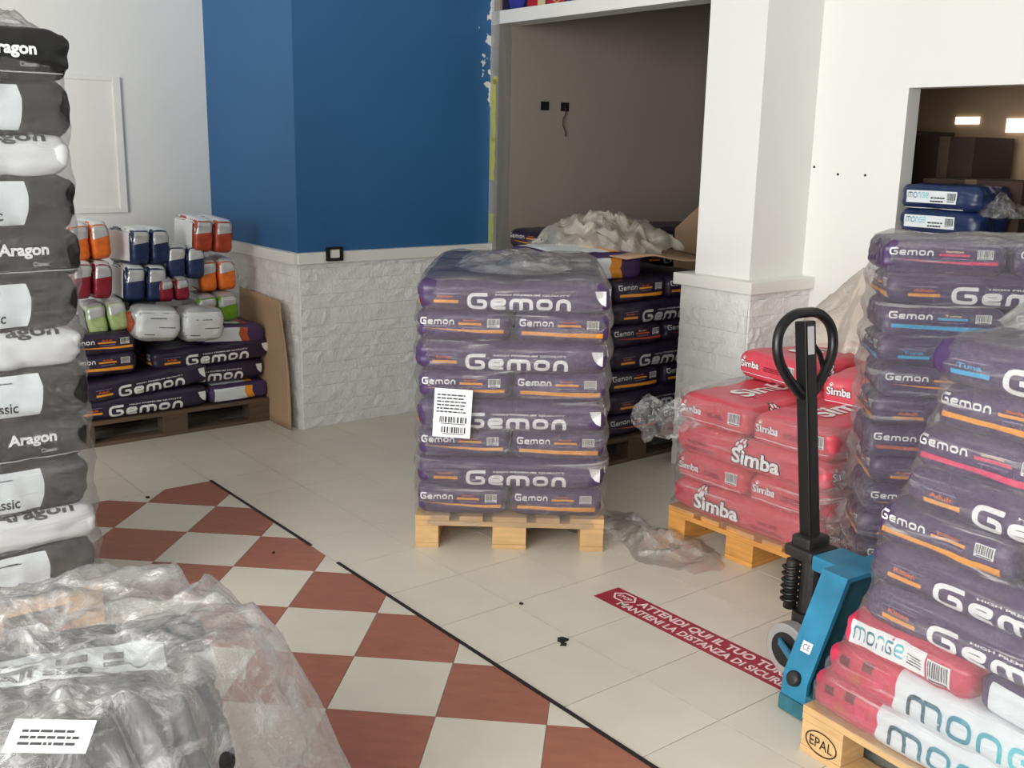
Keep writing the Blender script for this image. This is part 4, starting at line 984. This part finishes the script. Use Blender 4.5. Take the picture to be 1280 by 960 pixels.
L_(.22, .4, .502, PI / 2, 'dark purple sack end beside the charcoal stack, upper one of left pile', 1)
L_(.8, .62, .39, PI, 'dark purple sack behind the third row of left pile', 2)
L_(.75, .6, .50, PI, 'dark purple sack supporting the small packs of left pile', 1)
half_white_sack('pet_food_sack', FL, .97, .22, .495, .04, (0, .08), 'sack with white panel and rust stripe at top right of left pile', 'p_rust', 53, .42, .40, .115)
def twin(x, y, z, yaw, w, h, d, colour, lab, tilt=(0, 0), white=True, top='silver'):
    """a film-bound bundle of two pouches; ends face local -y"""
    r = empty('pouch_bundle', on(FL, x, y, z), 0); jr = random.Random(int(x * 1000 + z * 77)); r.rotation_euler = (tilt[0] + jr.uniform(-.05, .05), tilt[1] + jr.uniform(-.07, .07), TH + yaw + jr.uniform(-.12, .12)); tag(r, lab, 'bundle', 'pouch bundles on the left pile')
    for s in (-1, 1):
        me, bv = sack_body(w / 2 * .98, d, h, 61 + s, n=(8, 8, 8), r=.022, bulge=.008, wr=.003, taper=.05, m=colour); p = link('pouch', me, r, (s * w / 4, d / 2, 0))
        ww = w / 4 * .92
        link('silver_band', decal('silver_band', bv, '-y', poly([(-ww, h * .06), (ww, h * .14), (ww * .96, h * .42), (-ww * .96, h * .42)]), top, zc=h / 2), p)
        link('silver_band', decal('silver_band', bv, '+z', rect(-ww, -d * .46, ww, d * .46), 'sack_white' if white else top), p)
    sd = link('side_label', mesh_from('side_label', [(-w / 2 - .004, .03, .02), (-w / 2 - .004, d - .03, .02), (-w / 2 - .004, d - .03, h - .02), (-w / 2 - .004, .03, h - .02)], [(0, 3, 2, 1)], 'sack_white' if white else top), r)
    return r
twin(.56, .12, .98, .10, .23, .20, .34, 'pouch_navy', 'white and navy two-pouch bundle at the top of the left pile')
twin(.51, .10, .77, .05, .24, .20, .34, 'pouch_navy', 'navy two-pouch bundle just below the top navy one')
twin(.76, .12, .885, .0, .22, .19, .30, 'pouch_navy', 'navy two-pouch bundle beside the rust one on the left pile', white=False)
twin(.96, .14, .80, -.05, .22, .18, .30, 'pouch_orange', 'orange two-pouch bundle on the left pile')
twin(.92, .10, 1.03, -.12, .24, .19, .36, 'pouch_rust', 'rust two-pouch bundle with white labels at the top of left pile', tilt=(0, .12))
twin(.67, .08, .765, .0, .18, .13, .26, 'pouch_maroon', 'maroon two-pouch bundle under the navy ones', white=False)
twin(.93, .08, .62, -.04, .25, .16, .30, 'pouch_green', 'green two-pouch bundle on the left pile', white=False)
twin(.24, .12, 1.02, .05, .22, .20, .30, 'pouch_orange', 'orange two-pouch bundle half hidden by the charcoal stack')
twin(.22, .10, .81, .05, .22, .20, .30, 'pouch_maroon', 'maroon two-pouch bundle half hidden by the charcoal stack')
twin(.29, .06, .62, -.1, .22, .17, .30, 'pouch_pale', 'pale green two-pouch bundle half hidden by the charcoal stack', tilt=(0, -.2), white=False)
twin(.50, .34, .62, .0, .3, .15, .3, 'silver', 'silver bundle wedged behind the two silver packs', white=False)
for k, (x, z, ty, lab) in enumerate(((.50, .575, .10, 'silver-white pack lying tilted, left of two on the left pile'), (.765, .545, .06, 'silver-white pack lying tilted, right of two on the left pile'))):
    me, bv = sack_body(.27, .2, .19, 71 + k, n=(14, 10, 10), r=.06, wr=.005, taper=.06, m='silver'); b = link('silver_pack', me, None, on(FL, x, .02, z), (0, ty, TH)); tag(b, lab, 'pack', 'silver packs on the left pile')
    link('fine_print', decal('fine_print', bv, '-y', merge(fine_print(-.05, .03, .09, .012, 1, 3), fine_print(.0, -.02, .09, .012, 1, 4), fine_print(-.08, -.06, .06, .012, 1, 5)), 'p_darkgrey', zc=.095), b)
    link('white_wrap', decal('white_wrap', bv, '-y', rect(-.12, -.075, .115, .075), 'sack_white', .001, zc=.095), b)
    if k == 0: link('colour_patch', decal('colour_patch', bv, '-x', disc(0, 0, .06, .06), 'pouch_rust', zc=.095), b)
# cardboard leaning on the brighter blue facet
cl = MB(); N = 16; vs = []
for j in range(N + 1):
    for i in range(N + 1):
        x = .52 + .70 * i / N; z = .002 + .775 * j / N * (1 - .03 * i / N); cv = max(0, (i / N - .72) / .28) ** 2 * (j / N) ** 2
        vs.append((x - cv * .05, -.075 + .02 * j / N - cv * .05, z - cv * .03))
fs = [(j * (N + 1) + i, j * (N + 1) + i + 1, (j + 1) * (N + 1) + i + 1, (j + 1) * (N + 1) + i) for j in range(N) for i in range(N)]
o = link('cardboard_sheet', mesh_from('cardboard_sheet', vs, fs, 'cardboard', True), None, K0, (0, 0, YV)); o.modifiers.new('thick', 'SOLIDIFY').thickness = .006; tag(o, 'beige cardboard sheet leaning on the cladding beside the left pile', 'cardboard')

# ================================================================== CHARCOAL STACK AT LEFT
FA = (tuple((Vector((-1.43, 3.41, 0)) - U * .8)[:2]), TH)
pallet(FA, .8, 1.2, 'wood', 'pallet hidden under the tall charcoal stack at left')
seqn = ['panel', 'white', 'panel', 'text', 'panel', 'white', 'panel', 'text', 'panel', 'white', 'panel', 'text']
HA = .157
za = .145
for i, kd in enumerate(seqn):
    hk = {'white': .121, 'panel': .1725, 'text': .152}[kd]; z = za; za += hk; dx = .010 * math.sin(i * 1.9) + .0025 * i
    desc = {'panel': 'charcoal sack with pale panel', 'white': 'white sack with dark lettering', 'text': 'charcoal sack with white logo'}[kd]
    place(aragon_proto(kd, 81 + i % 3), 'pet_food_sack', FA, .4 + dx, .2, z, 0, '%s, %s layer of the tall left stack' % (desc, ORD[i]), 'charcoal and white sacks at left', (1, 1, hk / .145))
    place(aragon_proto(kd, 81 + i % 3), 'pet_food_sack', FA, .4 + dx, .6, z, PI, 'sack in the row behind, %s layer of the tall left stack' % ORD[i], 'charcoal and white sacks at left', (1, 1, hk / .145))
film_shell('stretch_film', FA, .815, .8, .13, za + .01, 'film_dark_wrap', 'clear stretch film round the tall charcoal stack', seed=17, off=.010, amp=.016, n=80, taper=.06, layer=HA)
crumple('crumpled_film', lambda a: .30, lambda r, a: .08 * (1 - r ** 2) + .01, 'film_loose', 'clear film bunched on top of the tall charcoal stack', on(FA, .5, .35, za + .02), seed=61, n=48, rough=.04, freq=6)

# ================================================================== LOW WRAPPED STACK IN THE FOREGROUND
YD = math.radians(22); FD = ((-1.0 - .4 * math.cos(YD) + .3 * math.sin(YD), 1.95 - .4 * math.sin(YD) - .3 * math.cos(YD)), YD)
pallet(FD, .8, .6, 'wood', 'pallet buried under the low film-covered stack in front', along='x')
for i in range(3):
    for nm, y in (('front', .1), ('rear', .46)):
        place(aragon_proto('panel' if nm == 'front' else 'text', 83), 'pet_food_sack', FD, .4, y + .05, .145 + i * .125, 0, 'charcoal sack in the %s row, %s layer of the low film-covered stack' % (nm, ORD[i]), 'sacks in the low front stack', (1, .84, .85))
me, bv = sack_body(.56, .34, .10, 91, m='charcoal', wr=.007, bulge=.015); b = link('pet_food_sack', me, None, on(FD, .42, .18, .523), (0, 0, YD)); tag(b, 'charcoal sack with white panel lying under film on the low front stack', 'sack')
l_ = link('white_panel', decal('white_panel', bv, '+z', poly([(-.25, -.01), (.26, -.01), (.26, .13), (-.25, .13)]), 'p_panel'), b)
link('lettering', decal('lettering', bv, '+z', merge(T('All size', -.06, .0, .18, .04, .03)), 'p_black', .003), l_)
link('grey_print', decal('grey_print', bv, '+z', merge(rect(-.22, .035, .02, .06), rect(.05, .05, .11, .085), rect(.14, .05, .18, .085), rect(.14, .02, .18, .04)), 'p_darkgrey', .003), l_)
link('fine_print', decal('fine_print', bv, '+z', fine_print(-.2, .09, .16, .02, 1, 4), 'p_darkgrey', .003), l_)
me, bv = sack_body(.40, .32, .11, 93, m='sack_white', wr=.006); b = link('pet_food_sack', me, None, on(FD, .12, .10, .523), (0, 0, YD - 1.2)); tag(b, 'white sack with black lettering at the lower left corner under film', 'sack')
link('lettering', decal('lettering', bv, '+z', T('Aragon', -.16, -.06, .30, .10, .03), 'p_black', .002), b)
def lowh(r, a):
    return .655 * (1 - max(0, (r - .62) / .38) ** 1.6 * .96)
crumple('crumpled_film', lambda a: .66 + .08 * math.cos(2 * (a - YD)), lowh, 'film_low', 'big crumpled clear film covering the low stack in the foreground', (-1.02, 1.98, 0.0), seed=71, n=130, rough=.032, freq=5.0)
o = MB().box(-.07, .07, -.035, .035, 0, .001).build('paper_slip', 'paper', None, loc=on(FD, .47, -.07, .655), rot=(.35, 0.05, YD - .3)); tag(o, 'white printed slip on the film at the lower left corner', 'label')
link('fine_print', mesh_from('fine_print', [(p[0], p[1], .0016) for p in fine_print(-.05, -.02, .1, .04, 3, 2)[0]], fine_print(-.05, -.02, .1, .04, 3, 2)[1], 'p_darkgrey'), o)
